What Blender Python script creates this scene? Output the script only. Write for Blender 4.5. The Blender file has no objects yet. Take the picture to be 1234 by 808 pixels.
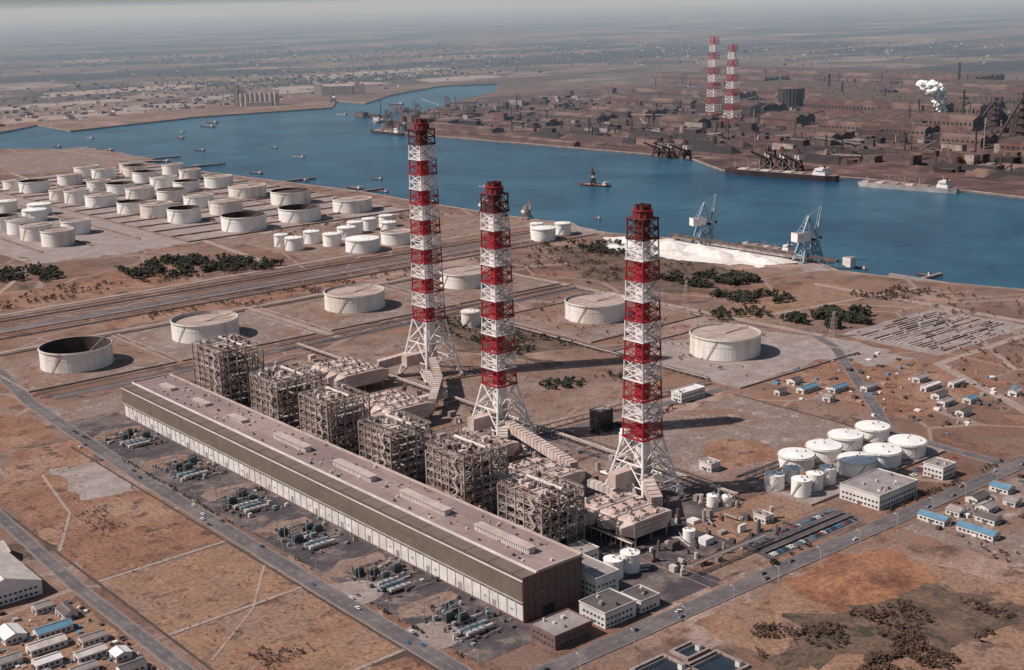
import bpy, math, random
from mathutils import Vector, Matrix, noise
from mathutils.geometry import tessellate_polygon
R=random.Random(7)
scene=bpy.context.scene
COL=bpy.context.collection
# ------------------------------------------------------------------ camera
AZ=math.radians(39.6); TH=math.atan(404/1594); RO=math.radians(1.4)
right=Vector((math.cos(AZ),-math.sin(AZ),0))
fwd=Vector((math.sin(AZ)*math.cos(TH),math.cos(AZ)*math.cos(TH),-math.sin(TH)))
up=right.cross(fwd)
rc=right*math.cos(RO)-up*math.sin(RO); uc=up*math.cos(RO)+right*math.sin(RO)
cd=bpy.data.cameras.new('camera'); cam=bpy.data.objects.new('camera',cd); COL.objects.link(cam)
cam.matrix_world=Matrix(((rc.x,uc.x,-fwd.x,0),(rc.y,uc.y,-fwd.y,0),(rc.z,uc.z,-fwd.z,338),(0,0,0,1)))
cd.sensor_width=36; cd.lens=46.5; cd.clip_start=1; cd.clip_end=300000
scene.camera=cam
scene.view_settings.view_transform='Standard'; scene.view_settings.look='None'; scene.view_settings.exposure=0
# ------------------------------------------------------------------ light
sdir=Vector((-.88,.50,0)).normalized(); EL=math.radians(46)
sv=Vector((sdir.x*math.cos(EL),sdir.y*math.cos(EL),math.sin(EL)))
w=bpy.data.worlds.new('World'); scene.world=w; w.use_nodes=True
nt=w.node_tree; bg=nt.nodes['Background']; sky=nt.nodes.new('ShaderNodeTexSky'); sky.sky_type='NISHITA'; sky.sun_disc=False
sky.sun_elevation=EL; sky.sun_rotation=math.atan2(sdir.x,sdir.y); sky.dust_density=1.0; sky.air_density=1.3
nt.links.new(sky.outputs[0],bg.inputs[0]); bg.inputs[1].default_value=0.060
sl=bpy.data.lights.new('sun','SUN'); so=bpy.data.objects.new('sun',sl); COL.objects.link(so)
sl.energy=4.9; sl.angle=math.radians(.5); sl.color=(1,.92,.84)
so.rotation_euler=sv.to_track_quat('Z','Y').to_euler(); so.location=(0,0,900)
# ------------------------------------------------------------------ materials
def mat(name,c1,c2=None,scale=.2,rough=.85,metal=0,detail=4,c3=None,scale3=.02,stretch=None,contrast=(.35,.65),fine=0,fscale=.35,c4=None,scale4=.1):
    m=bpy.data.materials.new(name); m.use_nodes=True; nt=m.node_tree; N=nt.nodes; Lk=nt.links
    b=N['Principled BSDF']; b.inputs['Roughness'].default_value=rough; b.inputs['Metallic'].default_value=metal
    if c2 is None: c2=tuple(x*.75 for x in c1)
    src=N.new('ShaderNodeNewGeometry').outputs['Position']
    if stretch:
        mp=N.new('ShaderNodeMapping'); mp.inputs['Scale'].default_value=stretch; Lk.new(src,mp.inputs[0]); src=mp.outputs[0]
    n=N.new('ShaderNodeTexNoise'); n.inputs['Scale'].default_value=scale; n.inputs['Detail'].default_value=detail; n.inputs['Roughness'].default_value=.62
    Lk.new(src,n.inputs['Vector'])
    r=N.new('ShaderNodeValToRGB'); r.color_ramp.elements[0].position=contrast[0]; r.color_ramp.elements[1].position=contrast[1]
    r.color_ramp.elements[0].color=(*c2,1); r.color_ramp.elements[1].color=(*c1,1); Lk.new(n.outputs[0],r.inputs[0]); out=r.outputs[0]
    def lay(out,col,sc,lo,hi):
        n2=N.new('ShaderNodeTexNoise'); n2.inputs['Scale'].default_value=sc; n2.inputs['Detail'].default_value=5; n2.inputs['Roughness'].default_value=.68
        Lk.new(src,n2.inputs['Vector']); r2=N.new('ShaderNodeValToRGB'); r2.color_ramp.elements[0].position=lo; r2.color_ramp.elements[1].position=hi
        Lk.new(n2.outputs[0],r2.inputs[0]); mx=N.new('ShaderNodeMixRGB'); Lk.new(r2.outputs[0],mx.inputs[0]); Lk.new(out,mx.inputs[1]); mx.inputs[2].default_value=(*col,1); return mx.outputs[0]
    if c3: out=lay(out,c3,scale3,.48,.60)
    if c4: out=lay(out,c4,scale4,.55,.63)
    if fine:
        n3=N.new('ShaderNodeTexNoise'); n3.inputs['Scale'].default_value=fscale; n3.inputs['Detail'].default_value=3; n3.inputs['Roughness'].default_value=.8
        Lk.new(src,n3.inputs['Vector']); r3=N.new('ShaderNodeValToRGB'); r3.color_ramp.elements[0].position=.36; r3.color_ramp.elements[1].position=.62
        r3.color_ramp.elements[0].color=(1-fine,1-fine,1-fine,1); r3.color_ramp.elements[1].color=(1+fine*.4,1+fine*.4,1+fine*.4,1)
        Lk.new(n3.outputs[0],r3.inputs[0]); mx=N.new('ShaderNodeMixRGB'); mx.blend_type='MULTIPLY'; mx.inputs[0].default_value=1; Lk.new(out,mx.inputs[1]); Lk.new(r3.outputs[0],mx.inputs[2]); out=mx.outputs[0]
    Lk.new(out,b.inputs['Base Color'])
    return m
M={}
G_=dict(rough=.95,contrast=(.36,.64),detail=6,fine=.42)
M['asphalt']=mat('asphalt',(.135,.11,.115),(.09,.077,.083),.08,.9,c3=(.165,.135,.135),scale3=.03,fine=.2)
M['asphalt_dark']=mat('asphalt_dark',(.09,.068,.075),(.05,.04,.047),.06,.9,c3=(.14,.105,.105),scale3=.03,fine=.3,c4=(.19,.14,.12),scale4=.06)
M['concrete']=mat('concrete',(.36,.29,.27),(.24,.19,.18),.07,.9,c3=(.27,.20,.18),scale3=.03,fine=.25)
M['paint']=mat('road_paint',(.45,.42,.4),(.28,.25,.24),.5)
M['field_red']=mat('bare_field_red',(.29,.14,.09),(.19,.09,.06),.05,c3=(.31,.18,.13),scale3=.015,c4=(.11,.055,.04),scale4=.07,**G_)
M['field_tan']=mat('bare_field_tan',(.32,.18,.115),(.225,.12,.08),.05,c3=(.26,.155,.115),scale3=.02,c4=(.15,.08,.055),scale4=.08,**G_)
M['field_grey']=mat('bare_field_grey',(.27,.20,.175),(.19,.135,.12),.05,c3=(.22,.125,.09),scale3=.018,c4=(.33,.26,.235),scale4=.06,**G_)
M['pad']=mat('gravel_pad',(.29,.20,.165),(.20,.13,.105),.05,c3=(.22,.12,.085),scale3=.02,c4=(.13,.075,.055),scale4=.07,**G_)
M['track']=mat('dirt_track',(.38,.28,.24),(.28,.20,.17),.05,fine=.3)
M['ditch']=mat('drain_ditch',(.09,.06,.045),(.05,.035,.028),.1,fine=.3)
M['mound']=mat('orange_soil',(.34,.155,.08),(.24,.105,.06),.05,c3=(.18,.07,.045),scale3=.03,**G_)
M['sand']=mat('white_sand',(.84,.79,.75),(.68,.62,.58),.04,.95,c3=(.58,.50,.45),scale3=.02,fine=.15)
M['scrub']=mat('dry_scrub',(.18,.105,.075),(.075,.05,.035),.06,rough=.95,fine=.45,c4=(.05,.042,.028),scale4=.05)
M['tank']=mat('tank_white',(.84,.80,.76),(.70,.65,.61),.12,.55,stretch=(1,1,.12),c3=(.60,.50,.44),scale3=.06)
M['tankw']=mat('tank_fresh_white',(.88,.85,.82),(.76,.72,.69),.1,.5)
M['tankrim']=mat('tank_rim',(.55,.49,.46),(.36,.30,.27),.3,.7)
M['tankroof']=mat('tank_roof',(.48,.36,.31),(.32,.235,.20),.06,.8,c3=(.38,.27,.225),scale3=.04)
M['tankroofd']=mat('tank_roof_dark',(.08,.05,.045),(.04,.028,.027),.06,.8,c3=(.12,.08,.07),scale3=.04)
M['white']=mat('white_paint',(.80,.75,.74),(.66,.61,.60),.15,.5)
M['red']=mat('red_paint',(.37,.022,.035),(.27,.018,.028),.15,.5)
M['darkred']=mat('sooty_red_paint',(.15,.018,.022),(.06,.014,.015),.2,.7)
M['soot']=mat('soot',(.03,.025,.025),(.015,.015,.015),.3,.9)
M['steel']=mat('boiler_steel',(.44,.365,.335),(.27,.215,.195),.12,.6,c3=(.24,.145,.115),scale3=.08)
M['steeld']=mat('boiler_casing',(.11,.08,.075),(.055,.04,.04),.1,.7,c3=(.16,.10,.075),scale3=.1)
M['steell']=mat('light_steel',(.62,.54,.50),(.44,.37,.34),.15,.6)
M['esp']=mat('precipitator_panel',(.62,.50,.455),(.43,.335,.305),.10,.7,c3=(.44,.31,.27),scale3=.06)
M['roof']=mat('hall_roof',(.275,.19,.18),(.215,.145,.14),.05,.85,c3=(.32,.23,.215),scale3=.02,stretch=(1,.3,1),fine=.12)
M['roofl']=mat('roof_edge',(.50,.40,.36),(.38,.30,.27),.1,.85)
M['clad']=mat('hall_cladding',(.115,.085,.07),(.08,.06,.05),.1,.7,stretch=(1,.2,3))
M['cladl']=mat('hall_cladding_rib',(.215,.17,.14),(.16,.12,.10),.1,.7)
M['wallw']=mat('hall_wall',(.70,.66,.64),(.56,.52,.50),.12,.8,c3=(.52,.47,.45),scale3=.05)
M['endwall']=mat('end_wall',(.18,.105,.095),(.135,.08,.075),.2,.8)
M['glass']=mat('window_glass',(.05,.06,.07),(.03,.035,.04),.3,.15)
M['pane']=mat('wired_glazing',(.30,.31,.32),(.20,.21,.22),.3,.3)
M['grey']=mat('grey_roof',(.33,.28,.27),(.23,.19,.185),.1,.85,fine=.15)
M['dgrey']=mat('dark_roof',(.12,.095,.095),(.075,.06,.06),.1,.85)
M['blue']=mat('blue_roof',(.12,.25,.35),(.09,.18,.27),.2,.6)
M['pblue']=mat('pale_blue_paint',(.30,.37,.40),(.19,.24,.27),.2,.5)
M['teal']=mat('transformer_green',(.06,.075,.08),(.035,.045,.05),.4,.5)
M['rust']=mat('rusty_steel',(.16,.075,.065),(.085,.043,.04),.03,.85,c3=(.20,.13,.115),scale3=.01)
M['rustd']=mat('rust_dark',(.075,.042,.04),(.04,.026,.026),.03,.85)
M['cran']=mat('crane_blue',(.27,.38,.46),(.18,.27,.34),.3,.5)
M['leaf']=mat('pine_needles',(.046,.046,.026),(.018,.021,.014),.15,.95)
M['leafb']=mat('brown_shrub',(.12,.065,.043),(.055,.034,.024),.2,.95)
M['bark']=mat('bark',(.12,.08,.06),(.07,.05,.04),.5)
M['steam']=mat('steam',(.92,.90,.88),(.85,.83,.81),.02,1)
M['car_w']=mat('car_white',(.78,.77,.74),(.7,.69,.66),.5,.3); M['car_d']=mat('car_dark',(.05,.06,.09),(.03,.035,.05),.5,.3)
M['car_r']=mat('car_red',(.4,.05,.04),(.3,.04,.03),.5,.3); M['car_b']=mat('car_blue',(.12,.22,.36),(.08,.16,.27),.5,.3)
M['tyre']=mat('tyre',(.03,.03,.03)); M['hull']=mat('ship_hull',(.05,.035,.04),(.03,.022,.026),.05,.5); M['hulll']=mat('ship_hull_light',(.50,.45,.45),(.33,.30,.30),.05,.5)
M['deck']=mat('ship_deck',(.30,.17,.13),(.2,.12,.10),.1,.8)
M['pool']=mat('basin_water',(.03,.038,.05),(.018,.022,.03),.1,.2)
M['quay']=mat('quay_concrete',(.36,.28,.25),(.22,.165,.15),.05,.9)
M['ore']=mat('ore_pile',(.12,.06,.052),(.055,.033,.03),.02,.95,c3=(.17,.105,.09),scale3=.01)
M['coal']=mat('coal_pile',(.04,.03,.033),(.02,.017,.019),.05,.95)
# ------------------------------------------------------------------ mesh builder
class MB:
    def __init__(s): s.v=[];s.f=[];s.m=[];s.ms=[]
    def mi(s,k):
        if k not in s.ms: s.ms.append(k)
        return s.ms.index(k)
    def face(s,pts,k):
        n=len(s.v); s.v+= [tuple(p) for p in pts]; s.f.append(tuple(range(n,n+len(pts)))); s.m.append(s.mi(k))
    def hexa(s,b,t,k,kt=None):
        n=len(s.v); s.v+=[tuple(p) for p in b]+[tuple(p) for p in t]; c=len(b); i=s.mi(k)
        for j in range(c): s.f.append((n+j,n+(j+1)%c,n+c+(j+1)%c,n+c+j)); s.m.append(i)
        s.f.append(tuple(n+c+j for j in range(c))); s.m.append(s.mi(kt) if kt else i)
        s.f.append(tuple(n+j for j in reversed(range(c)))); s.m.append(i)
    def box(s,x0,x1,y0,y1,z0,z1,k,kt=None):
        s.hexa([(x0,y0,z0),(x1,y0,z0),(x1,y1,z0),(x0,y1,z0)],[(x0,y0,z1),(x1,y0,z1),(x1,y1,z1),(x0,y1,z1)],k,kt)
    def tube(s,p,q,r,k,n=4,r2=None,cap=True):
        p=Vector(p);q=Vector(q);d=(q-p)
        if d.length<1e-6: return
        d.normalize(); a=Vector((0,0,1)) if abs(d.z)<.95 else Vector((1,0,0))
        u=d.cross(a).normalized(); w=u.cross(d).normalized()
        if r2 is None: r2=r
        ph=math.pi/4 if n==4 else 0
        b=[];t=[]
        for i in range(n):
            an=ph+2*math.pi*i/n; o=u*math.cos(an)+w*math.sin(an); b.append(p+o*r); t.append(q+o*r2)
        m0=len(s.v); s.v+=[tuple(x) for x in b+t]; i0=s.mi(k)
        for j in range(n): s.f.append((m0+j,m0+n+j,m0+n+(j+1)%n,m0+(j+1)%n)); s.m.append(i0)
        if cap:
            s.f.append(tuple(m0+n+j for j in reversed(range(n)))); s.m.append(i0); s.f.append(tuple(m0+j for j in range(n))); s.m.append(i0)
    def cyl(s,x,y,z0,z1,r0,r1,k,n=32,kt=None,cap=True,flip=False):
        m0=len(s.v); i0=s.mi(k)
        for z,r in ((z0,r0),(z1,r1)):
            for i in range(n): a=2*math.pi*i/n; s.v.append((x+r*math.cos(a),y+r*math.sin(a),z))
        for j in range(n):
            f=(m0+j,m0+(j+1)%n,m0+n+(j+1)%n,m0+n+j); s.f.append(f[::-1] if flip else f); s.m.append(i0)
        if cap: s.f.append(tuple(m0+n+j for j in range(n))); s.m.append(s.mi(kt) if kt else i0)
    def ring(s,x,y,z,r0,r1,k,n=32):
        for i in range(n):
            a=2*math.pi*i/n;b=2*math.pi*(i+1)/n
            s.face([(x+r0*math.cos(a),y+r0*math.sin(a),z),(x+r1*math.cos(a),y+r1*math.sin(a),z),(x+r1*math.cos(b),y+r1*math.sin(b),z),(x+r0*math.cos(b),y+r0*math.sin(b),z)],k)
    def blob(s,x,y,z,rx,ry,rz,k,n=6):
        m0=len(s.v); i0=s.mi(k); L=[]
        for (zz,rr) in ((-.6,.75),(.25,.9)):
            off=R.random()*6
            row=[]
            for i in range(n):
                a=off+2*math.pi*i/n; q=R.uniform(.7,1.25)*rr
                s.v.append((x+rx*q*math.cos(a),y+ry*q*math.sin(a),z+rz*(zz+R.uniform(-.15,.15)))); row.append(len(s.v)-1)
            L.append(row)
        s.v.append((x+R.uniform(-.2,.2)*rx,y+R.uniform(-.2,.2)*ry,z+rz)); t=len(s.v)-1
        for i in range(n):
            j=(i+1)%n
            s.f.append((L[0][i],L[0][j],L[1][j],L[1][i])); s.m.append(i0)
            s.f.append((L[1][i],L[1][j],t)); s.m.append(i0)
    def mesh(s,name):
        me=bpy.data.meshes.new(name); me.from_pydata(s.v,[],s.f)
        for k in s.ms: me.materials.append(M[k])
        me.polygons.foreach_set('material_index',s.m); me.update(); return me
    def obj(s,name,loc=(0,0,0),parent=None,rot=0):
        return put(name,s.mesh(name),loc,parent,rot)
def put(name,me,loc=(0,0,0),parent=None,rot=0,scale=(1,1,1)):
    o=bpy.data.objects.new(name,me); COL.objects.link(o); o.location=loc; o.rotation_euler=(0,0,rot); o.scale=scale
    if parent: o.parent=parent
    return o
def empty(name,loc=(0,0,0)):
    o=bpy.data.objects.new(name,None); COL.objects.link(o); o.location=loc; return o
def rough_poly(pts,j,step):
    out=[]
    n=len(pts)
    for i in range(n):
        a=Vector(pts[i]);b=Vector(pts[(i+1)%n]); L=(b-a).length; k=max(1,int(L/step))
        for q in range(k):
            p=a.lerp(b,q/k)
            if j: p=p+Vector((noise.noise((p.x*.05,p.y*.05,3)),noise.noise((p.x*.05,p.y*.05,9))))*j*2+Vector((noise.noise((p.x*.2,p.y*.2,3)),noise.noise((p.x*.2,p.y*.2,9))))*j*.7
            out.append((p.x,p.y))
    return out
def patch(name,pts,k,z,j=0,step=5):
    pts=rough_poly(pts,j,step) if j else list(pts)
    v=[Vector((p[0],p[1],z)) for p in pts]
    tr=tessellate_polygon([v]); me=bpy.data.meshes.new(name)
    fs=[]
    for t in tr:
        a,b,c=[v[i] for i in t]
        fs.append(t if (b-a).cross(c-a).z>0 else t[::-1])
    me.from_pydata([tuple(p) for p in v],[],fs); me.materials.append(M[k]); return put(name,me)
def rect(x0,x1,y0,y1): return [(x0,y0),(x1,y0),(x1,y1),(x0,y1)]
# ------------------------------------------------------------------ ground + water
near=[(1165,3435),(1251,3324),(1270,3014),(1292,2557),(1317,2324),(1346,2042),(1340,1877),(1348,1575),(1365,1496),(1330,1432),(1372,1300),(1395,1174),(1371,1036),(1346,985),(1367,869),(1401,767),(1430,300),(1450,-900)]
farR=[(2120,-900),(2060,700),(2048,1134),(2076,1472),(2003,1754),(2117,1948),(2082,2489),(2053,2863),(2063,3039),(2170,3180),(2911,3749),(3253,3982)]
farL=[(3550,4343),(3320,4440),(2886,4175),(2593,3905),(2600,4102),(2421,3849),(1962,3908),(1490,3784),(1502,4073),(1334,3917),(900,4050),(500,3800),(600,3500)]
hole=near+farR+farL
def gmat():
    m=bpy.data.materials.new('ground_soil'); m.use_nodes=True; nt=m.node_tree;N=nt.nodes;L=nt.links;b=N['Principled BSDF'];b.inputs['Roughness'].default_value=.95
    g=N.new('ShaderNodeNewGeometry'); pos=g.outputs['Position']
    def noi(sc,det=6,ro=.6,vec=pos,dist=0):
        n=N.new('ShaderNodeTexNoise');n.inputs['Scale'].default_value=sc;n.inputs['Detail'].default_value=det;n.inputs['Roughness'].default_value=ro;n.inputs['Distortion'].default_value=dist;L.new(vec,n.inputs['Vector']);return n.outputs[0]
    def ramp(src,els):
        r=N.new('ShaderNodeValToRGB');e=r.color_ramp.elements
        while len(e)<len(els): e.new(.5)
        for i,(p,c) in enumerate(els): e[i].position=p;e[i].color=(*c,1)
        L.new(src,r.inputs[0]);return r.outputs[0]
    def mix(f,a,bb,t='MIX'):
        x=N.new('ShaderNodeMixRGB');x.blend_type=t
        if isinstance(f,float): x.inputs[0].default_value=f
        else: L.new(f,x.inputs[0])
        L.new(a,x.inputs[1]); 
        if isinstance(bb,tuple): x.inputs[2].default_value=(*bb,1)
        else: L.new(bb,x.inputs[2])
        return x.outputs[0]
    def voro(sc,feat='F1',dist='EUCLIDEAN',out='Color',vec=pos):
        v=N.new('ShaderNodeTexVoronoi');v.feature=feat;v.inputs['Scale'].default_value=sc
        if feat=='F1': v.distance=dist
        L.new(vec,v.inputs['Vector']);return v.outputs[out]
    def sep(c):
        s=N.new('ShaderNodeSeparateColor');L.new(c,s.inputs[0]);return s.outputs[0]
    base=ramp(noi(.007,8,.68),[(.32,(.16,.075,.05)),(.43,(.24,.13,.09)),(.51,(.20,.13,.105)),(.60,(.29,.19,.155)),(.70,(.36,.27,.24))])
    lots=ramp(sep(voro(.011,'F1','CHEBYCHEV')),[(0,(.74,.68,.66)),(.5,(1,.97,.95)),(1,(1.18,1.12,1.1))]); base=mix(.85,base,lots,'MULTIPLY')
    base=mix(ramp(noi(.03,7,.75),[(.52,(0,0,0)),(.61,(1,1,1))]),base,(.125,.065,.045))
    base=mix(ramp(noi(.018,6,.7,dist=.6),[(.59,(0,0,0)),(.65,(1,1,1))]),base,(.07,.048,.034))
    base=mix(ramp(voro(.0065,'DISTANCE_TO_EDGE',out='Distance'),[(.006,(.7,.7,.7)),(.014,(0,0,0))]),base,(.34,.25,.215))
    fine=ramp(noi(.4,3,.8),[(.34,(.6,.58,.58)),(.64,(1.15,1.13,1.12))]); base=mix(1.0,base,fine,'MULTIPLY')
    fld=ramp(sep(voro(.0035,'F1','CHEBYCHEV')),[(.0,(.06,.046,.038)),(.3,(.13,.088,.07)),(.55,(.19,.125,.10)),(.8,(.10,.072,.058)),(1,(.28,.21,.18))])
    mp=N.new('ShaderNodeMapping');mp.inputs['Rotation'].default_value=(0,0,AZ);mp.inputs['Scale'].default_value=(.35,1,1);L.new(pos,mp.inputs[0])
    forest=ramp(noi(.0011,8,.62,vec=mp.outputs[0],dist=.3),[(.48,(0,0,0)),(.53,(1,1,1))]); fld=mix(forest,fld,(.034,.030,.032))
    fld=mix(ramp(noi(.010,6,.7),[(.52,(0,0,0)),(.60,(1,1,1))]),fld,(.065,.045,.04))
    ln=N.new('ShaderNodeVectorMath');ln.operation='LENGTH';L.new(pos,ln.inputs[0])
    mr=N.new('ShaderNodeMapRange');mr.inputs[1].default_value=4500;mr.inputs[2].default_value=6000;L.new(ln.outputs['Value'],mr.inputs[0])
    base=mix(mr.outputs[0],base,fld)
    sx=N.new('ShaderNodeSeparateXYZ');L.new(pos,sx.inputs[0])
    m1=N.new('ShaderNodeMapRange');m1.inputs[1].default_value=1990;m1.inputs[2].default_value=2010;L.new(sx.outputs[0],m1.inputs[0])
    m2=N.new('ShaderNodeMapRange');m2.inputs[1].default_value=4900;m2.inputs[2].default_value=3900;L.new(sx.outputs[0],m2.inputs[0])
    m3=N.new('ShaderNodeMapRange');m3.inputs[1].default_value=3900;m3.inputs[2].default_value=3700;L.new(sx.outputs[1],m3.inputs[0])
    pr=N.new('ShaderNodeMath');pr.operation='MULTIPLY';L.new(m1.outputs[0],pr.inputs[0]);L.new(m2.outputs[0],pr.inputs[1])
    pr2=N.new('ShaderNodeMath');pr2.operation='MULTIPLY';L.new(pr.outputs[0],pr2.inputs[0]);L.new(m3.outputs[0],pr2.inputs[1])
    iron=ramp(noi(.008,8,.72),[(.38,(.028,.018,.02)),(.47,(.075,.038,.036)),(.55,(.12,.06,.052)),(.62,(.18,.11,.095)),(.70,(.27,.19,.17))])
    base=mix(pr2.outputs[0],base,iron)
    L.new(base,b.inputs['Base Color']); return m
M['ground']=gmat()
S=90000
outer=[(-S,-S),(S,-S),(S,S),(-S,S)]
A=[Vector((p[0],p[1],0)) for p in outer]; B=[Vector((p[0],p[1],0)) for p in hole]
tr=tessellate_polygon([A,B]); vv=A+B; fs=[]
for t in tr:
    a,b,c=[vv[i] for i in t]; fs.append(tuple(t) if (b-a).cross(c-a).z>0 else tuple(t)[::-1])
me=bpy.data.meshes.new('ground'); me.from_pydata([tuple(p) for p in vv],[],fs); me.materials.append(M['ground']); put('ground',me)
wm=bpy.data.materials.new('channel_water'); wm.use_nodes=True; nt=wm.node_tree;N=nt.nodes;L=nt.links;b=N['Principled BSDF']
b.inputs['Roughness'].default_value=.25; b.inputs['IOR'].default_value=1.33
g=N.new('ShaderNodeNewGeometry'); n=N.new('ShaderNodeTexNoise'); n.inputs['Scale'].default_value=.05; n.inputs['Detail'].default_value=6; n.inputs['Roughness'].default_value=.78; L.new(g.outputs['Position'],n.inputs['Vector'])
bp=N.new('ShaderNodeBump'); bp.inputs['Strength'].default_value=.9; bp.inputs['Distance'].default_value=2.2; L.new(n.outputs[0],bp.inputs['Height']); L.new(bp.outputs[0],b.inputs['Normal'])
n2=N.new('ShaderNodeTexNoise'); n2.inputs['Scale'].default_value=.0035; n2.inputs['Detail'].default_value=7; n2.inputs['Roughness'].default_value=.68; n2.inputs['Distortion'].default_value=.8; L.new(g.outputs['Position'],n2.inputs['Vector'])
r=N.new('ShaderNodeValToRGB'); r.color_ramp.elements[0].color=(.010,.052,.105,1); r.color_ramp.elements[1].color=(.028,.105,.165,1); r.color_ramp.elements[0].position=.38; r.color_ramp.elements[1].position=.62
L.new(n2.outputs[0],r.inputs[0]); L.new(r.outputs[0],b.inputs['Base Color']); M['water']=wm
patch('water',[(300,-1000),(2400,-1000),(4200,4200),(3900,4900),(300,4900)],'water',-3)
qw=MB()
for i in range(len(hole)):
    a=hole[i];c=hole[(i+1)%len(hole)]
    qw.face([(a[0],a[1],.02),(c[0],c[1],.02),(c[0],c[1],-3.5),(a[0],a[1],-3.5)],'quay')
    qw.tube((a[0],a[1],.1),(c[0],c[1],.1),1.6,'quay')
qw.obj('quay_wall')
# ------------------------------------------------------------------ patches
P=patch
P('bare_field',[(278,742),(366,745),(368,955),(384,1015),(330,1020),(283,930)],'field_red',.05,3)
P('bare_field',rect(279,366,646,736),'field_tan',.05,2)
P('bare_field',rect(279,366,540,640),'field_tan',.05,2)
P('bare_field',rect(279,362,440,534),'field_red',.05,2)
P('bare_field',rect(150,259,560,720),'field_tan',.05,3)
P('bare_field',[(315,1030),(372,1030),(372,1110),(340,1150)],'field_red',.05,3)
P('gravel_yard',[(325,880),(366,870),(368,950),(335,960)],'concrete',.12,4)
P('gravel_yard',[(290,560),(318,556),(322,590),(295,596)],'field_red',.12,4)
P('paved_yard',rect(386,434,500,1062),'asphalt_dark',.08,0)
for y in (539,614,701,786,877,973):
    if y in (539,614): P('gravel_roundabout',[(386+17*math.cos(a/4),y+4+17*math.sin(a/4)) for a in range(25)],'concrete',.13)
    P('gravel_yard',[(388,y+28),(402,y+24),(426,y+30),(428,y+44),(404,y+48),(390,y+42)],'pad',.12,3)
P('gravel_yard',rect(386,480,1066,1120),'field_grey',.08,2)
P('paved_yard',rect(479,640,482,1110),'asphalt_dark',.08,0)
P('gravel_yard',rect(585,690,640,760),'pad',.13,3)
P('gravel_yard',rect(600,760,790,1100),'pad',.11,4)
for (a,b2,c,d) in ((400,545,1178,1330),(552,705,1178,1330),(725,890,1178,1330),(900,1055,1180,1330),(885,1050,945,1100)):
    P('tank_pad',rect(a,b2,c,d),'pad' if a!=552 else 'field_grey',.1,0)
    P('tank_access_pad',[(a+3,c+8),(b2-30,c+5),(b2-60,c+32),(a+40,c+40)],'field_grey',.14,4)
P('tank_pad',[(868,735),(1010,748),(1035,880),(880,905)],'concrete',.1,2)
P('bare_field',rect(680,850,590,728),'field_grey',.1,3)
P('bare_field',[(700,600),(760,598),(770,640),(740,660),(705,640)],'field_red',.14,5)
P('gravel_yard',rect(690,850,520,580),'concrete',.15,1)
P('bare_field',[(510,300),(690,300),(660,455),(500,455)],'field_tan',.05,4)
P('soil_mound_ground',[(560,395),(600,380),(650,400),(668,440),(640,458),(580,455)],'mound',.1,5)
P('bare_field',rect(700,900,300,455),'field_grey',.05,5)
P('gravel_yard',rect(555,600,482,515),'pad',.13,2)
P('car_park',rect(604,696,481,510),'asphalt',.13,0)
P('gravel_yard',rect(604,700,514,556),'field_tan',.14,2)
P('gravel_yard',rect(700,760,533,580),'field_tan',.17,3)
P('storage_yard',rect(1085,1250,675,790),'concrete',.1,2)
P('sand_yard',[(1250,1290),(1325,1380),(1366,1300),(1386,1262),(1386,1110),(1355,1060),(1300,1070),(1262,1180)],'sand',.1,7)
P('quay_apron',[(1352,1055),(1386,1100),(1370,1040),(1345,990),(1310,1010)],'concrete',.15,3)
P('quay_apron',[(1300,1400),(1345,1395),(1355,1470),(1340,1560),(1300,1540)],'concrete',.1,4)
P('bare_field',rect(560,900,1360,1396),'field_red',.06,6)
P('bare_field',[(480,1530),(740,1530),(760,1640),(480,1640)],'field_red',.06,10)
P('bare_field',rect(1060,1280,880,960),'field_tan',.06,8)
P('tank_farm_ground',rect(640,1290,1790,2780),'concrete',.06,10)
P('tank_farm_ground',rect(920,1310,1520,1780),'pad',.07,6)
P('coastal_scrub',[(1210,1380),(1320,1280),(1240,1000),(1120,960),(1100,1180)],'scrub',.08,10)
P('bare_field',rect(1000,1330,2850,3300),'field_grey',.06,10)
P('scrub_ground',[(770,960),(870,940),(880,1130),(800,1160)],'scrub',.14,8)
P('scrub_ground',[(600,330),(660,330),(640,400),(560,420),(480,400)],'scrub',.12,10)
P('yard',rect(900,1060,580,740),'field_red',.07,6)
P('yard',[(1010,700),(1060,690),(1075,780),(1040,860),(1000,760)],'concrete',.12,5)
P('nursery_field',rect(860,960,400,455),'field_red',.1,3)
for i,(x,y,a,c) in enumerate(((1700,4300,260,90),(2050,4450,200,120),(1300,4400,220,100),(2600,4700,300,120),(3050,4900,300,140),(3700,4800,250,150),(1900,4900,300,110),(3800,5600,500,150),(2400,5500,400,160))):
    P('reclaimed_land',[(x-a,y-c),(x+a,y-c*.6),(x+a*.8,y+c),(x-a*.7,y+c*.8)],'concrete' if i%2 else 'track',.3+.05*i,20,40)
dm=MB()
for (x0_,y0_,x1_,y1_) in ((365,300,367.5,1000),(279,300,277,900),(400,474.6,1100,474.4),(400,1152,1050,1152),(395,1336,1070,1338),(200,1414,1330,1420),(200,1470,1330,1473),(1058,860,1045,1340),(677,590,677,760),(852,590,852,728),(400,1168,1050,1170)):
    if abs(x1_-x0_)>abs(y1_-y0_): dm.face([(x0_,y0_-.9,.2),(x1_,y1_-.9,.2),(x1_,y1_+.9,.2),(x0_,y0_+.9,.2)],'ditch')
    else: dm.face([(x0_-.9,y0_,.2),(x0_+.9,y0_,.2),(x1_+.9,y1_,.2),(x1_-.9,y1_,.2)],'ditch')
dm.obj('drain_ditch')
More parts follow.
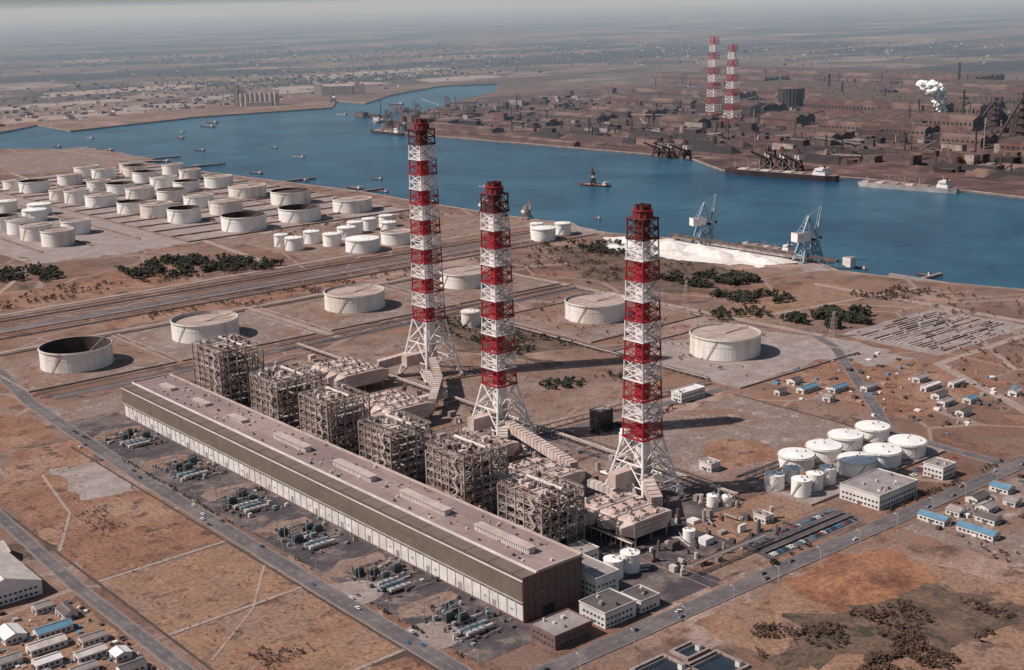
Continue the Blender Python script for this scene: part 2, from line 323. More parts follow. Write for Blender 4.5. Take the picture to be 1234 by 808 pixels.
# ------------------------------------------------------------------ roads
rb=MB(); mk=MB(); kb=MB()
def road(pts,wd,z,k='asphalt',mark=True,kerb=True):
    V=[Vector((*p,0)) for p in pts]; n=len(V); N=[]
    for i in range(n):
        d1=(V[i]-V[i-1]).normalized() if i else (V[1]-V[0]).normalized()
        d2=(V[i+1]-V[i]).normalized() if i<n-1 else d1
        d=(d1+d2).normalized(); nn=Vector((-d.y,d.x,0)); N.append(nn/max(.5,nn.dot(Vector((-d2.y,d2.x,0)))))
    zz=Vector((0,0,z)); up1=Vector((0,0,z+.12))
    for i in range(n-1):
        a,c=V[i],V[i+1]; h0=N[i]*wd/2;h1=N[i+1]*wd/2
        rb.face([a-h0+zz,c-h1+zz,c+h1+zz,a+h0+zz],k)
        if kerb:
            for s in (1,-1):
                i0=N[i]*(wd/2+.02)*s;o0=N[i]*(wd/2+.28)*s;i1=N[i+1]*(wd/2+.02)*s;o1=N[i+1]*(wd/2+.28)*s
                kb.hexa([a+i0,c+i1,c+o1,a+o0],[a+i0+up1,c+i1+up1,c+o1+up1,a+o0+up1],'concrete')
        if mark:
            d=(c-a).normalized(); L=(c-a).length; nn=Vector((-d.y,d.x,0)); z2=Vector((0,0,z+.03)); s=2
            while s<L-8:
                p=a+d*s; q=a+d*(s+5); o=nn*.1; mk.face([p-o+z2,q-o+z2,q+o+z2,p+o+z2],'paint'); s+=12
            for sg in (1,-1):
                mk.face([a+N[i]*(wd/2-.6)*sg+z2,c+N[i+1]*(wd/2-.6)*sg+z2,c+N[i+1]*(wd/2-.74)*sg+z2,a+N[i]*(wd/2-.74)*sg+z2],'paint')
road([(372,300),(374,620),(378,900),(388,1140),(404,1265),(410,1420)],12,.30)
road([(268,300),(267,600),(266,740),(272,900),(240,1150)],9,.33)
road([(378,470),(1150,466)],13,.40)
for y in (738,643,537): road([(279,y),(366,y+3)],3,.26,'track',False,False)
road([(279,800),(310,860),(325,950),(366,960)],2.2,.24,'track',False,False); road([(283,600),(330,640),(366,690)],1.6,.24,'track',False,False); road([(300,440),(310,537)],1.5,.24,'track',False,False)
road([(410,1145),(1060,1145)],10,.27); road([(716,1150),(716,1340)],8,.24,'track',False)
road([(410,1345),(1070,1345)],8,.22,'track',False)
road([(380,1440),(1330,1464)],12,.30); road([(300,1512),(1330,1540)],9,.30,'track',False)
road([(1070,800),(1050,1345)],9,.36,'track',False)
road([(857,470),(860,575),(900,615),(1041,762),(1080,830)],10,.34)
road([(655,560),(655,760),(860,745)],8,.24); road([(548,480),(548,560)],8,.20,'asphalt_dark',False)
road([(700,590),(862,590)],7,.20,'asphalt',False)
road([(950,470),(1060,660),(1260,660)],9,.23,'track',False); road([(1260,300),(1265,960)],9,.43,'track',False)
road([(1090,600),(1260,780)],6,.19,'track',False,False); road([(1080,900),(1330,860)],6,.19,'track',False,False); road([(1000,480),(1250,560)],6,.17,'track',False,False)
road([(870,1560),(1000,2900)],9,.27,'track',False); road([(640,2120),(1290,2080)],7,.24,'track',False); road([(480,1560),(640,1800),(620,2400)],7,.21,'track',False,False)
road([(2170,-200),(2180,2900)],16,.5,'rust',False,False); road([(2450,200),(2480,3100)],16,.5,'rustd',False,False)
rb.obj('road'); mk.obj('road_marking'); kb.obj('kerb')
rl=MB()
for y in (1400,1405,1482,1487,1500):
    rl.box(200,1330,y-1.9,y+1.9,.02,.30,'rustd'); 
    for e in (-.72,.72): rl.box(200,1330,y+e-.1,y+e+.1,.31,.48,'steel')
rl.obj('railway_track')
pipe=MB()
for i,y in enumerate((1424,1426,1428,1430)): pipe.tube((420,y,1.4),(1320,y+3,1.4),.6,('steell','steel')[i%2],6)
for x in range(425,1320,18): pipe.box(x,x+.8,1422,1435,0.02,.8,'concrete')
pipe.obj('pipeline')
# ------------------------------------------------------------------ tanks
cache={}
def tank(name,x,y,r,h,kind='float',dark=False,drop=1.5,kw='tank'):
    key=(kind,round(r),round(h),dark,round(drop),kw)
    if key not in cache:
        b=MB(); n=56 if r>20 else 32
        b.cyl(0,0,0,h,r,r,kw,n,cap=False)
        if kind=='float':
            b.cyl(0,0,h-drop-.3,h,r-.35,r-.35,'tankroofd' if dark else 'tankrim',n,cap=False,flip=True); b.ring(0,0,h,r-.35,r+.05,kw,n)
            kr='tankroofd' if dark else 'tankroof'
            b.cyl(0,0,h-drop-1,h-drop-.2,r-2.4,r-2.4,kr,n); b.cyl(0,0,h-drop-1.4,h-drop-.05,r-.5,r-.5,kr,n,cap=False); b.ring(0,0,h-drop-.05,r-2.4,r-.5,'tankroofd' if dark else 'tankrim',n)
            if r>15:
                b.tube((r-1,0,h),(2,0,h-drop+.2),.5,'steel'); b.cyl(0,0,h-drop-.2,h-drop+.5,2,2,kr,12)
                for a in range(0,360,30): ca,sa=math.cos(math.radians(a)),math.sin(math.radians(a)); b.tube((ca*3,sa*3,h-drop-.1),(ca*(r-3),sa*(r-3),h-drop-.1),.16,'tankrim' if not dark else 'steeld',4)
        else:
            b.cyl(0,0,h,h+r*.09,r+.15,.6,kw,n); b.cyl(0,0,h+r*.085,h+r*.085+1.1,.6,.6,'steel',8); b.box(r*.5,r*.5+1,-.5,.5,h,h+1.6,'steel')
            b.box(-.4,.4,-r*.7-.5,-r*.7+.5,h,h+1.4,'steel')
        if r>9:
            for zz in ((h-1.2,) if kind=='cone' else (h-1.3,h*.62)):
                wd=1.1 if zz>h*.8 else .2
                b.cyl(0,0,zz,zz+.35,r+wd,r+wd,kw,n,cap=False); b.ring(0,0,zz+.35,r,r+wd,'tankrim',n)
            for a in range(0,360,6 if r>20 else 12):
                ca,sa=math.cos(math.radians(a)),math.sin(math.radians(a)); b.tube((ca*(r+.9),sa*(r+.9),h-1),(ca*(r+.9),sa*(r+.9),h+.6),.08,'steell',3,cap=False)
        b.cyl(0,0,0,.5,r+.9,r+.9,'concrete',n,cap=False); b.ring(0,0,.5,r,r+.9,'concrete',n)
        m=18
        for i in range(m):
            a=math.radians(190+i*(70*12/(r+12))/m); a2=math.radians(190+(i+1)*(70*12/(r+12))/m); z=h*i/m
            b.tube(((r+.7)*math.cos(a),(r+.7)*math.sin(a),z),((r+.7)*math.cos(a2),(r+.7)*math.sin(a2),z+h/m),.35,'steel',4)
        b.tube((r,0,1.5),(r+7,0,1.5),.5,'steell',6); b.tube((r*.8,-r*.6,1.2),(r*.8+6,-r*.6,1.2),.4,'steell',6)
        cache[key]=b.mesh(name)
    return put(name,cache[key],(x,y,0),rot=R.choice((0,.4,-.5,2.2)) if kind!='float' or r<30 else R.choice((0,.25,-.3)))
for (x,y,r,h,d,dr) in [(472,1243,34.5,20,True,18),(618,1256,35,20,False,4),(807,1257,34.5,20,False,2.5),(971,1263,30,18,False,1.5),(967,1023,34,20,False,1.5),(952,826,34,21,False,1.5)]: tank('oil_storage_tank',x,y,r,h,'float',d,dr)
tank('oil_storage_tank',844,1089,10,17,'cone')
farm=[(911,2620,24),(923,2554,28),(919,2408,22),(922,2343,22),(935,2268,27),(940,2149,25),(949,2072,27),(957,1987,27),(988,1845,35),(1015,2607,24),(1094,2712,26),(1020,2475,23),(1024,2385,26),(1025,2302,26),(1051,2225,27),(1051,2121,26),(1047,2015,28),(1096,1857,34),(1100,2640,24),(1187,2700,24),(1159,2620,24),(1136,2522,24),(1117,2396,26),(1132,2330,25),(1201,2333,27),(1171,2165,34),(1182,2030,35),(1208,1873,33),(791,2332,18),(724,2080,22),(723,2150,22),(721,2007,24),(724,1930,24),(785,2013,22),(787,2190,20),(818,2250,20),(1215,2480,22),(1225,2580,22)]
for i,(x,y,r) in enumerate(farm):
    dk=(x,y) in ((1096,1857),(988,1845),(1182,2030),(1132,2330)) or R.random()<.3
    tank('oil_storage_tank',x,y,r,21+R.choice((-2,0,2)),'float' if r>21 else 'cone',dk,R.choice((1.5,4,9)) if dk else 1.5,'tankw' if R.random()<.55 else 'tank')
for (x,y,r) in [(949,1629,13),(995,1656,12),(1004,1616,13),(1050,1648,14),(1013,1550,24),(1080,1563,22),(1118,1690,11),(1154,1696,11),(1086,1680,12),(1120,1640,12),(949,1665,10),(1243,1426,18),(1290,1436,12),(1262,1462,10)]:
    tank('oil_storage_tank',x,y,r,18,'cone' if r!=22 else 'float',False,1.5,'tankw')
for (x,y,r,h) in [(746,577,13,10),(776,575,13,10),(808,579,13,10),(840,577,13,10),(767,539,13.5,11),(797,538,13.5,11),(827,537,13.5,11),(699,559,7,11),(702,538,7,12),(718,539,6,12),(734,540,6,12),(719,560,6,10)]:
    tank('water_storage_tank',x,y,r,h,'cone',False,1.5,'tankw')
for (x,y) in ((513,530),(527,530)): tank('water_storage_tank',x,y,5.5,12,'cone',False,1.5,'tankw')
for (x,y,r,h) in ((642,566,4,8),(650,560,3.5,7),(690,700,4,9),(697,706,4,9),(600,690,4,10),(586,536,3.5,8)): tank('water_storage_tank',x,y,r,h,'cone',False,1.5,'tankw')
for (a,b2,c,d) in ((400,545,1178,1330),(552,705,1178,1330),(725,890,1178,1330),(900,1055,1180,1330),(885,1050,945,1100),(868,1040,735,905),(690,850,520,580)):
    b=MB(); t=.5; hh=1.5
    b.box(a-t,b2+t,c-t,c+t,0,hh,'concrete'); b.box(a-t,b2+t,d-t,d+t,0,hh,'concrete'); b.box(a-t,a+t,c+t,d-t,0,hh,'concrete'); b.box(b2-t,b2+t,c+t,d-t,0,hh,'concrete'); b.obj('bund_wall')
b=MB()
for y in list(range(1800,2790,62)): b.box(870,1280,y-1,y+1,0,2,'pad')
for x in (870,985,1075,1150,1280): b.box(x-1,x+1,1800,2780,0,2.1,'pad')
for x in (680,755,830): b.box(x-1,x+1,1880,2380,0,2,'pad')
b.obj('bund_wall')
# ------------------------------------------------------------------ chimneys
def chimney(x,y,Ht,wb,base_h,nb,wt=15,ww=20):
    e=empty('power_station_chimney',(x,y,0))
    fl=MB(); la=MB(); lg=MB()
    zb=[base_h+(Ht-8-base_h)*i/nb for i in range(nb+1)]
    def half(z):
        if z<base_h: return (wb+(ww-wb)*(z/base_h)**.85)/2
        return (ww+(wt-ww)*((z-base_h)/(Ht-base_h)))/2
    fl.cyl(0,0,0,base_h,5.4,5.4,'white',20,cap=False)
    for i in range(nb):
        col='red' if (nb-1-i)%2==0 else 'white'
        if i==nb-1: col='darkred'
        fl.cyl(0,0,zb[i],zb[i+1],5.4,5.2,col,20,cap=False)
        z0,z1=zb[i],zb[i+1]
        for (za,zc) in ((z0,(z0+z1)/2),((z0+z1)/2,z1)):
            a=half(za);c=half(zc)
            ca=[(-a,-a),(a,-a),(a,a),(-a,a)]; cc=[(-c,-c),(c,-c),(c,c),(-c,c)]
            for j in range(4):
                k2=(j+1)%4
                la.tube((*ca[j],za),(*cc[j],zc),.62,col,6,cap=False)
                la.tube((*ca[j],za),(*cc[k2],zc),.34,col,4,cap=False); la.tube((*ca[k2],za),(*cc[j],zc),.34,col,4,cap=False)
                la.tube((*ca[j],za),(*ca[k2],za),.36,col,4,cap=False)
                la.tube((ca[j][0],ca[j][1],za),(ca[j][0]*.5,ca[j][1]*.5,za),.25,col,4,cap=False)
        h=half(z0)
        for (p,q,u,v) in ((-h-.9,h+.9,-h-.9,-h+1.6),(-h-.9,h+.9,h-1.6,h+.9),(-h-.9,-h+1.6,-h+1.6,h-1.6),(h-1.6,h+.9,-h+1.6,h-1.6)): la.box(p,q,u,v,z0-.15,z0+.2,col)
        for s1 in (-1,1):
            for ax in (0,1):
                for zr in (.6,1.2):
                    p=[-h-.9,s1*(h+.9),z0+zr]; q=[h+.9,s1*(h+.9),z0+zr]
                    if ax: p=[p[1],p[0],p[2]]; q=[q[1],q[0],q[2]]
                    la.tube(p,q,.1,col,3)
        la.tube((h*.7,-h-.3,z0),(-h*.7,-h-.3,(z0+z1)/2),.4,'steel',4); la.tube((-h*.7,-h-.3,(z0+z1)/2),(h*.7,-h-.3,z1),.4,'steel',4)
    h=half(zb[-1]); la.box(-h-1,h+1,-h-1,h+1,zb[-1]-.2,zb[-1]+.3,'darkred')
    fl.cyl(0,0,zb[-1]+.3,Ht-3,6.8,6.2,'darkred',20); fl.cyl(0,0,Ht-3,Ht-2.4,7.2,7.2,'red',20)
    for a in range(0,360,30): fl.tube((7*math.cos(math.radians(a)),7*math.sin(math.radians(a)),zb[-1]),(6.4*math.cos(math.radians(a)),6.4*math.sin(math.radians(a)),Ht-3),.4,'red',4)
    for (dx,dy) in ((2.5,2.5),(-2.5,2.5),(2.5,-2.5),(-2.5,-2.5)):
        fl.cyl(dx,dy,Ht-2.4,Ht+1,2.2,2.2,'darkred',14,cap=False); fl.cyl(dx,dy,Ht-1.5,Ht+1,1.95,1.95,'soot',14,cap=False,flip=True); fl.cyl(dx,dy,Ht-1.8,Ht-.4,2.0,2.0,'soot',14); fl.ring(dx,dy,Ht+1,1.95,2.2,'darkred',14)
    lv=[0,base_h*.30,base_h*.62,base_h]
    for i in range(3):
        z0,z1=lv[i],lv[i+1]; a=half(z0);c=half(z1); col='white'
        ca=[(-a,-a),(a,-a),(a,a),(-a,a)]; cc=[(-c,-c),(c,-c),(c,c),(-c,c)]
        for j in range(4):
            k2=(j+1)%4
            lg.tube((*ca[j],z0),(*cc[j],z1),1.0,col,8,cap=False)
            m=((cc[j][0]+cc[k2][0])/2,(cc[j][1]+cc[k2][1])/2,z1)
            if i<2:
                lg.tube((*ca[j],z0),m,.55,col,6,cap=False); lg.tube((*ca[k2],z0),m,.55,col,6,cap=False)
                lg.tube((*cc[j],z1),(*cc[k2],z1),.5,col,6,cap=False)
                for (s0,s1) in ((ca[j],cc[j]),(ca[k2],cc[k2])):
                    for f in (.33,.66):
                        lg.tube(Vector((*s0,z0)).lerp(Vector((*s1,z1)),f),Vector((*s0,z0)).lerp(Vector(m),f),.28,col,4,cap=False)
                    lg.tube(Vector((*s0,z0)).lerp(Vector((*s1,z1)),.66),Vector((*s0,z0)).lerp(Vector(m),.33),.28,col,4,cap=False)
            else:
                lg.tube((*ca[j],z0),(*cc[k2],z1),.5,col,6,cap=False); lg.tube((*ca[k2],z0),(*cc[j],z1),.5,col,6,cap=False)
    for (sx,sy) in ((1,1),(1,-1),(-1,1),(-1,-1)): lg.box(sx*wb/2-3,sx*wb/2+3,sy*wb/2-3,sy*wb/2+3,0,1.6,'concrete')
    lg.box(-30,-4,-4,4,14,24,'esp'); lg.cyl(0,0,0,30,7.2,6.0,'esp',16)
    fl.obj('flue',parent=e); la.obj('lattice_tower',parent=e); lg.obj('legs',parent=e)
    return e
chimney(700,966,236,43,54,13,16,21)
chimney(628,776,204,41,46,11,14,19)
chimney(621,612,204,41,44,11,14,19)
# ------------------------------------------------------------------ turbine hall
th=empty('turbine_hall')
x0,x1,y0,y1=434,478,520,1048
b=MB(); b.box(x0+1,x1,y0+.5,y1,0,26.6,'wallw','roof')
b.obj('body',parent=th)
b=MB()
b.box(x0+10,x1+.4,y0,y1+.4,26.6,28.0,'roofl','roof')
b.box(x0-.3,x0+10,y0-.1,y1+.3,25.0,26.9,'clad','clad')
for i in range(6): b.box(x0+.6+i*1.6,x0+1.2+i*1.6,y0,y1,26.9,27.2,'cladl')
b.box(x0+9.2,x0+10,y0-.05,y1,26.9,28.5,'wallw')
b.box(x1-.5,x1+.8,y0-.3,y1+.5,27,29,'roofl'); b.box(x0+10,x1+.6,y0-.6,y0+.3,27.4,29.0,'roofl'); b.box(x0+10,x1+.6,y1-.2,y1+.8,27,29,'roofl')
for yy in range(y0+26,y1,44): b.box(x0+10,x1-.7,yy,yy+.3,28.0,28.12,'grey')
for yy in range(y0+9,y1,22): b.box(x0-.35,x0+9.1,yy,yy+.2,26.9,27.25,'clad')
b.obj('roof',parent=th)
b=MB()
b.box(x0-.6,x0+1.2,y0,y1,12.5,25.0,'clad')
z=13.2
while z<24.6: b.box(x0-.85,x0-.5,y0+.2,y1-.2,z,z+.45,'cladl'); z+=1.35
b.box(x0-1.2,x0-.2,y0-.1,y1,12.0,12.5,'roofl'); b.box(x0-1.0,x0-.2,y0-.1,y1,24.9,25.4,'wallw')
b.obj('upper_cladding',parent=th)
b=MB()
for i,yy in enumerate(range(y0,y1,8)):
    b.box(x0+.6,x0+1.05,yy,yy+.5,0,12.0,'wallw')
    if i%4!=3: 
        b.box(x0+.9,x0+1.06,yy+1.8,yy+7,9.6,10.5,'pane')
        if i%3==1: b.box(x0+.9,x0+1.06,yy+2.8,yy+5,3.6,4.8,'pane')
    else: b.box(x0+.88,x0+1.1,yy+2,yy+5.4,0,4.4,'grey')
b.obj('lower_wall_details',parent=th)
b=MB(); b.box(x0-.6,x1,y0-.2,y0+.5,0,27.4,'endwall')
for zz in (6.5,13,19.5): b.box(x0-.6,x1,y0-.45,y0-.2,zz,zz+.4,'cladl')
for xx in range(x0+3,x1,5): b.box(xx,xx+.3,y0-.4,y0-.2,0,27,'clad')
b.box(x0+14,x0+22,y0-.55,y0-.45,0,6,'glass'); b.box(x0+28,x0+40,y0-.55,y0-.46,15,16.5,'glass'); b.box(x0+6,x0+24,y0-.55,y0-.46,15,16.5,'glass')
b.obj('end_wall',parent=th)
b=MB()
for (yc,L) in ((566,50),(645,48),(726,46),(808,44),(890,22),(950,22),(1010,20)):
    hh=3.4 if L>30 else 1.6
    b.box(x0+22,x0+27,yc-L/2,yc+L/2,28,28+hh,'wallw','steell'); b.box(x0+21.2,x0+27.8,yc-L/2-.6,yc+L/2+.6,28+hh,28.5+hh,'roofl')
    y=yc-L/2+1
    while y<yc+L/2-1.5: b.box(x0+21.9,x0+22.05,y,y+.5,28.4,27.7+hh,'dgrey'); y+=1.6
for i in range(170):
    xx=R.uniform(x0+12,x1-3); yy=R.uniform(y0+4,y1-4); s=R.uniform(.25,.9); b.box(xx-s,xx+s,yy-s,yy+s,28,28+R.uniform(.5,1.6),R.choice(('steell','grey','roofl','dgrey')))
b.obj('roof_ventilators',parent=th)
b=MB(); b.box(x1+.9,x1+14,y0+20,y1-20,0,20,'grey','roof')
for yy in range(y0+24,y1-24,12): b.box(x1+1.5,x1+13,yy,yy+.5,20,20.6,'roofl')
for i in range(60): yy=R.uniform(y0+24,y1-24); b.box(x1+4,x1+7,yy,yy+R.uniform(2,6),20,21+R.uniform(0,3),R.choice(('steell','steel','steeld')))
b.obj('heater_bay')
# ------------------------------------------------------------------ boilers
def boiler(xa,xb,ya,yb,h,seed):
    r=random.Random(seed); b=MB()
    nx,ny=6,6; nz=int(h/5.5)
    xs=[xa+(xb-xa)*i/(nx-1) for i in range(nx)]; ys=[ya+(yb-ya)*i/(ny-1) for i in range(ny)]; zs=[h*i/nz for i in range(nz+1)]
    for i,x in enumerate(xs):
        for j,y in enumerate(ys):
            top=h if r.random()<.75 else h-5
            if i in (0,nx-1) or j in (0,ny-1) or r.random()<.4: b.box(x-.5,x+.5,y-.5,y+.5,0,top,'steel')
    for z in zs[1:]:
        for x in xs: 
            if x in (xs[0],xs[-1]) or z>h*.8: b.box(x-.3,x+.3,ya,yb,z-.6,z,'steel')
        for y in ys:
            if y in (ys[0],ys[-1]) or z>h*.8: b.box(xa,xb,y-.3,y+.3,z-.58,z-.02,'steel')
        if z<h-1:
            for (p,q,u,v) in ((xa+.4,xa+2.4,ya,yb),(xb-2.4,xb-.4,ya,yb),(xa,xb,ya+.4,ya+2.4),(xa,xb,yb-2.4,yb-.4)):
                if r.random()<.6:
                    if q-p>5: p2=r.uniform(p,(p+q)/2);q2=r.uniform((p+q)/2,q);u2,v2=u,v
                    else: p2,q2=p,q;u2=r.uniform(u,(u+v)/2);v2=r.uniform((u+v)/2,v)
                    b.box(p2,q2,u2,v2,z+.02,z+.16,'steell' if r.random()<.5 else 'steel')
        for (p,q) in (((xa,ya,z+1.1),(xa,yb,z+1.1)),((xa,ya,z+1.1),(xb,ya,z+1.1)),((xb,ya,z+1.1),(xb,yb,z+1.1)),((xa,yb,z+1.1),(xb,yb,z+1.1))): b.tube(p,q,.1,'steell',3)
    for k in range(nz):
        z0,z1=zs[k],zs[k+1]
        for i in range(nx-1):
            for yy in (ya,yb):
                if r.random()<.55: b.tube((xs[i],yy,z0),(xs[i+1],yy,z1),.32,'steel'); 
                if r.random()<.4: b.tube((xs[i+1],yy,z0),(xs[i],yy,z1),.32,'steel')
        for j in range(ny-1):
            for xx in (xa,xb):
                if r.random()<.55: b.tube((xx,ys[j],z0),(xx,ys[j+1],z1),.32,'steel')
                if r.random()<.4: b.tube((xx,ys[j+1],z0),(xx,ys[j],z1),.32,'steel')
    dx=(xb-xa);dy=(yb-ya)
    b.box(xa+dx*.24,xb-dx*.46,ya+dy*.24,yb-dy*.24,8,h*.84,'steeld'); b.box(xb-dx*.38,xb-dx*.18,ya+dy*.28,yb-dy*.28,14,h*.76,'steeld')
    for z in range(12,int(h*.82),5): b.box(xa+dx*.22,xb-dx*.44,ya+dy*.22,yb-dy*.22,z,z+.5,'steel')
    for i in range(16):
        y=r.uniform(ya+4,yb-4); x=r.uniform(xa+3,xb-3); z=r.uniform(6,h-6); 
        if i%2: b.tube((x,ya+1,z),(x,yb-2,z),r.uniform(.4,1.0),r.choice(('steell','steel','esp')),8)
        else: b.tube((xa+1,y,z),(xb-2,y,z),r.uniform(.4,1.0),r.choice(('steell','steel','esp')),8)
    for i in range(14):
        y=r.uniform(ya+3,yb-3); x=r.choice((xa+1.5,xb-1.5,xa+4)); z=r.uniform(4,h*.5); b.tube((x,y,z),(x,y,z+r.uniform(8,h*.45)),r.uniform(.4,1),r.choice(('steell','esp')),8)
    for i in range(34):
        x=r.uniform(xa,xb-4);y=r.uniform(ya,yb-4);z=r.choice(zs[1:-1]); b.box(x,x+r.uniform(1.5,4),y,y+r.uniform(1.5,4),z+.2,z+r.uniform(1.5,4),r.choice(('steel','steeld','steell','esp')))
    for k in range(nz):
        b.tube((xa-2,ya+4+(k%2)*6,zs[k]),(xa-2,ya+10-(k%2)*6,zs[k+1]),.5,'steell',4)
    b.box(xa+dx*.26,xb-dx*.5,ya+dy*.3,yb-dy*.3,h*.84,h-.8,'steel','steell')
    b.tube((xa+dx*.6,ya+4,h+1),(xa+dx*.6,yb-4,h+1),1.2,'steell',10)
    for i in range(18):
        x=r.uniform(xa+2,xb-5);y=r.uniform(ya+2,yb-5); b.box(x,x+r.uniform(1,3.5),y,y+r.uniform(1,3.5),h,h+r.uniform(.6,3.6),r.choice(('steel','steell','esp','steeld')))
    for i in range(22): x=r.uniform(xa+1,xb-1);y=r.uniform(ya+1,yb-1); b.tube((x,y,h),(x,y,h+r.uniform(1.5,5)),.25,'steell',5)
    b.box(xb-1,xb+12,ya+dy*.25,yb-dy*.25,10,20,'steeld','esp')
    b.obj('boiler_steel_frame')
for i,(xa,xb,ya,yb,h) in enumerate([(505,547,1005,1055,51),(500,546,900,943,46),(499,537,824,864,46),(497,533,738,778,44),(498,535,655,697,47),(495,530,574,616,41)]): boiler(xa,xb,ya,yb,h,i+1)
def esp(xa,xb,ya,yb,h,seed):
    r=random.Random(seed); b=MB(); n=max(2,int((yb-ya)/13)); w=(yb-ya)/n
    for i in range(n):
        ye=ya+i*w
        b.box(xa,xb,ye+.8,ye+w-.8,h*.35,h,'esp')
        for q in range(3):
            xx=xa+(xb-xa)*(q+.5)/3; wq=(xb-xa)/6-.5
            b.hexa([(xx-1,ye+w/2-1,h*.05+1),(xx+1,ye+w/2-1,h*.05+1),(xx+1,ye+w/2+1,h*.05+1),(xx-1,ye+w/2+1,h*.05+1)],[(xx-wq,ye+1,h*.35),(xx+wq,ye+1,h*.35),(xx+wq,ye+w-1,h*.35),(xx-wq,ye+w-1,h*.35)],'steel')
            b.box(xx-1.6,xx+1.6,ye+w*.3,ye+w*.7,h,h+1.8,'esp'); b.box(xx-.5,xx+.5,ye+w*.4,ye+w*.6,h+1.8,h+3.0,'steeld')
        for q in range(12):
            xx=r.uniform(xa+1,xb-3);yy=r.uniform(ye+1,ye+w-3); b.box(xx,xx+r.uniform(.6,2),yy,yy+r.uniform(.6,2),h,h+r.uniform(.6,2.6),r.choice(('steel','steeld','steell','esp','grey')))
        b.tube((xa,ye+w*.2,h+.8),(xb,ye+w*.2,h+.8),.35,'steel',6); b.box(xa,xb,ye+w-.7,ye+w+.7,h*.8,h*.83,'steeld')
        b.hexa([(xa-7,ye+w*.35,h*.5),(xa-.01,ye+1,h*.38),(xa-.01,ye+w-1,h*.38),(xa-7,ye+w*.65,h*.5)],[(xa-7,ye+w*.35,h*.8),(xa-.01,ye+1,h*.97),(xa-.01,ye+w-1,h*.97),(xa-7,ye+w*.65,h*.8)],'esp')
        b.hexa([(xb+.01,ye+1,h*.38),(xb+9,ye+w*.35,h*.5),(xb+9,ye+w*.65,h*.5),(xb+.01,ye+w-1,h*.38)],[(xb+.01,ye+1,h*.97),(xb+9,ye+w*.35,h*.8),(xb+9,ye+w*.65,h*.8),(xb+.01,ye+w-1,h*.97)],'esp')
        for z in (h*.5,h*.68,h*.86): b.box(xa-.3,xb+.3,ye+.6,ye+w-.6,z,z+.35,'steel')
    for x in (xa+1,(xa+xb)/2,xb-1):
        for y in (ya+1,yb-1): b.box(x-.4,x+.4,y-.4,y+.4,0,h*.35,'steel')
    for y in (ya-.5,yb+.5): b.tube((xa,y,h+1),(xb,y,h+1),.12,'steell',3)
    b.obj('electrostatic_precipitator')
esp(572,610,846,898,19,1); esp(604,644,962,1018,18,2); esp(560,592,644,688,17,3); esp(554,584,552,602,16,4); esp(566,602,728,758,15,6)
b=MB()
def duct(pts,w,h,k='esp'):
    for i in range(len(pts)-1):
        p=Vector(pts[i]);q=Vector(pts[i+1]);d=(q-p).normalized();n=Vector((-d.y,d.x,0)).normalized()*w/2;z=Vector((0,0,h))
        p=p-d*(w*.3 if i else 0)
        b.hexa([p-n,q-n,q+n,p+n],[p-n+z,q-n+z,q+n+z,p+n+z],k)
        L=(q-p).length; s=3
        while s<L-1:
            c=p+d*s; b.hexa([c-n*1.08,c+d*.4-n*1.08,c+d*.4+n*1.08,c+n*1.08],[c-n*1.08+z*1.06,c+d*.4-n*1.08+z*1.06,c+d*.4+n*1.08+z*1.06,c+n*1.08+z*1.06],'steel'); s+=5
duct([(623,860,9),(660,900,13),(690,950,16)],7,7); duct([(657,990,9),(690,975,16)],8,8); duct([(612,880,7),(650,880,7),(668,930,12)],6,6,'steell')
duct([(605,665,8),(612,700,10),(622,760,14)],7,7); duct([(605,745,8),(622,765,12)],7,7,'steell'); duct([(597,575,8),(612,600,14)],8,8); duct([(597,590,6),(597,640,6)],5,5,'steell')
duct([(548,1010,10),(600,1000,10)],9,8); duct([(548,930,10),(572,880,9)],9,8); duct([(540,845,9),(570,855,9)],8,8); duct([(536,758,9),(566,745,9)],8,8); duct([(537,675,9),(556,668,9)],8,8); duct([(532,592,9),(548,585,9)],8,8)
b.obj('flue_gas_duct')
b=MB()
for i in range(620):
    x=R.uniform(542,655);y=R.uniform(500,1090)
    if min(abs(y-c) for c in (612,776,966))<24 and x>598: continue
    if any(p<=x<=q+8 and u-4<=y<=v2+4 for (p,q,u,v2) in ((545,614,838,905),(596,652,955,1024),(540,600,636,695),(545,592,548,606),(560,606,722,765))): continue
    k=R.choice(('steel','steell','esp','steeld','grey','white','concrete','steeld','dgrey')); t=R.random(); q=R.uniform(.5,1)
    if t<.5: b.box(x,x+R.uniform(1.5,8)*q,y,y+R.uniform(1.5,7)*q,0,R.uniform(1.5,7)*q,k)
    elif t<.8: b.tube((x,y,2),(x+R.choice((0,R.uniform(4,14))),y+R.choice((0,R.uniform(5,16)))+.01,2),R.uniform(.3,1.0),k,8)
    else: b.cyl(x,y,0,R.uniform(3,10),R.uniform(.8,2.2),R.uniform(.7,1.6),k,10)
b.obj('auxiliary_plant')
b=MB()
def rack(xa,ya,xb,yb,h=6,w=5):
    p=Vector((xa,ya,0));q=Vector((xb,yb,0));d=(q-p).normalized();n=Vector((-d.y,d.x,0));L=(q-p).length;s=0
    while s<L:
        c=p+d*s
        for g in (-1,1): b.tube(c+n*g*w/2,c+n*g*w/2+Vector((0,0,h)),.25,'steel')
        b.tube(c-n*w/2+Vector((0,0,h)),c+n*w/2+Vector((0,0,h)),.25,'steel'); s+=9
    for g in (-.4,-.2,0,.2,.4): b.tube(p+n*w*g+Vector((0,0,h+.7)),q+n*w*g+Vector((0,0,h+.7)),R.choice((.2,.3,.42)),R.choice(('steel','steeld','steeld','steell')),6)
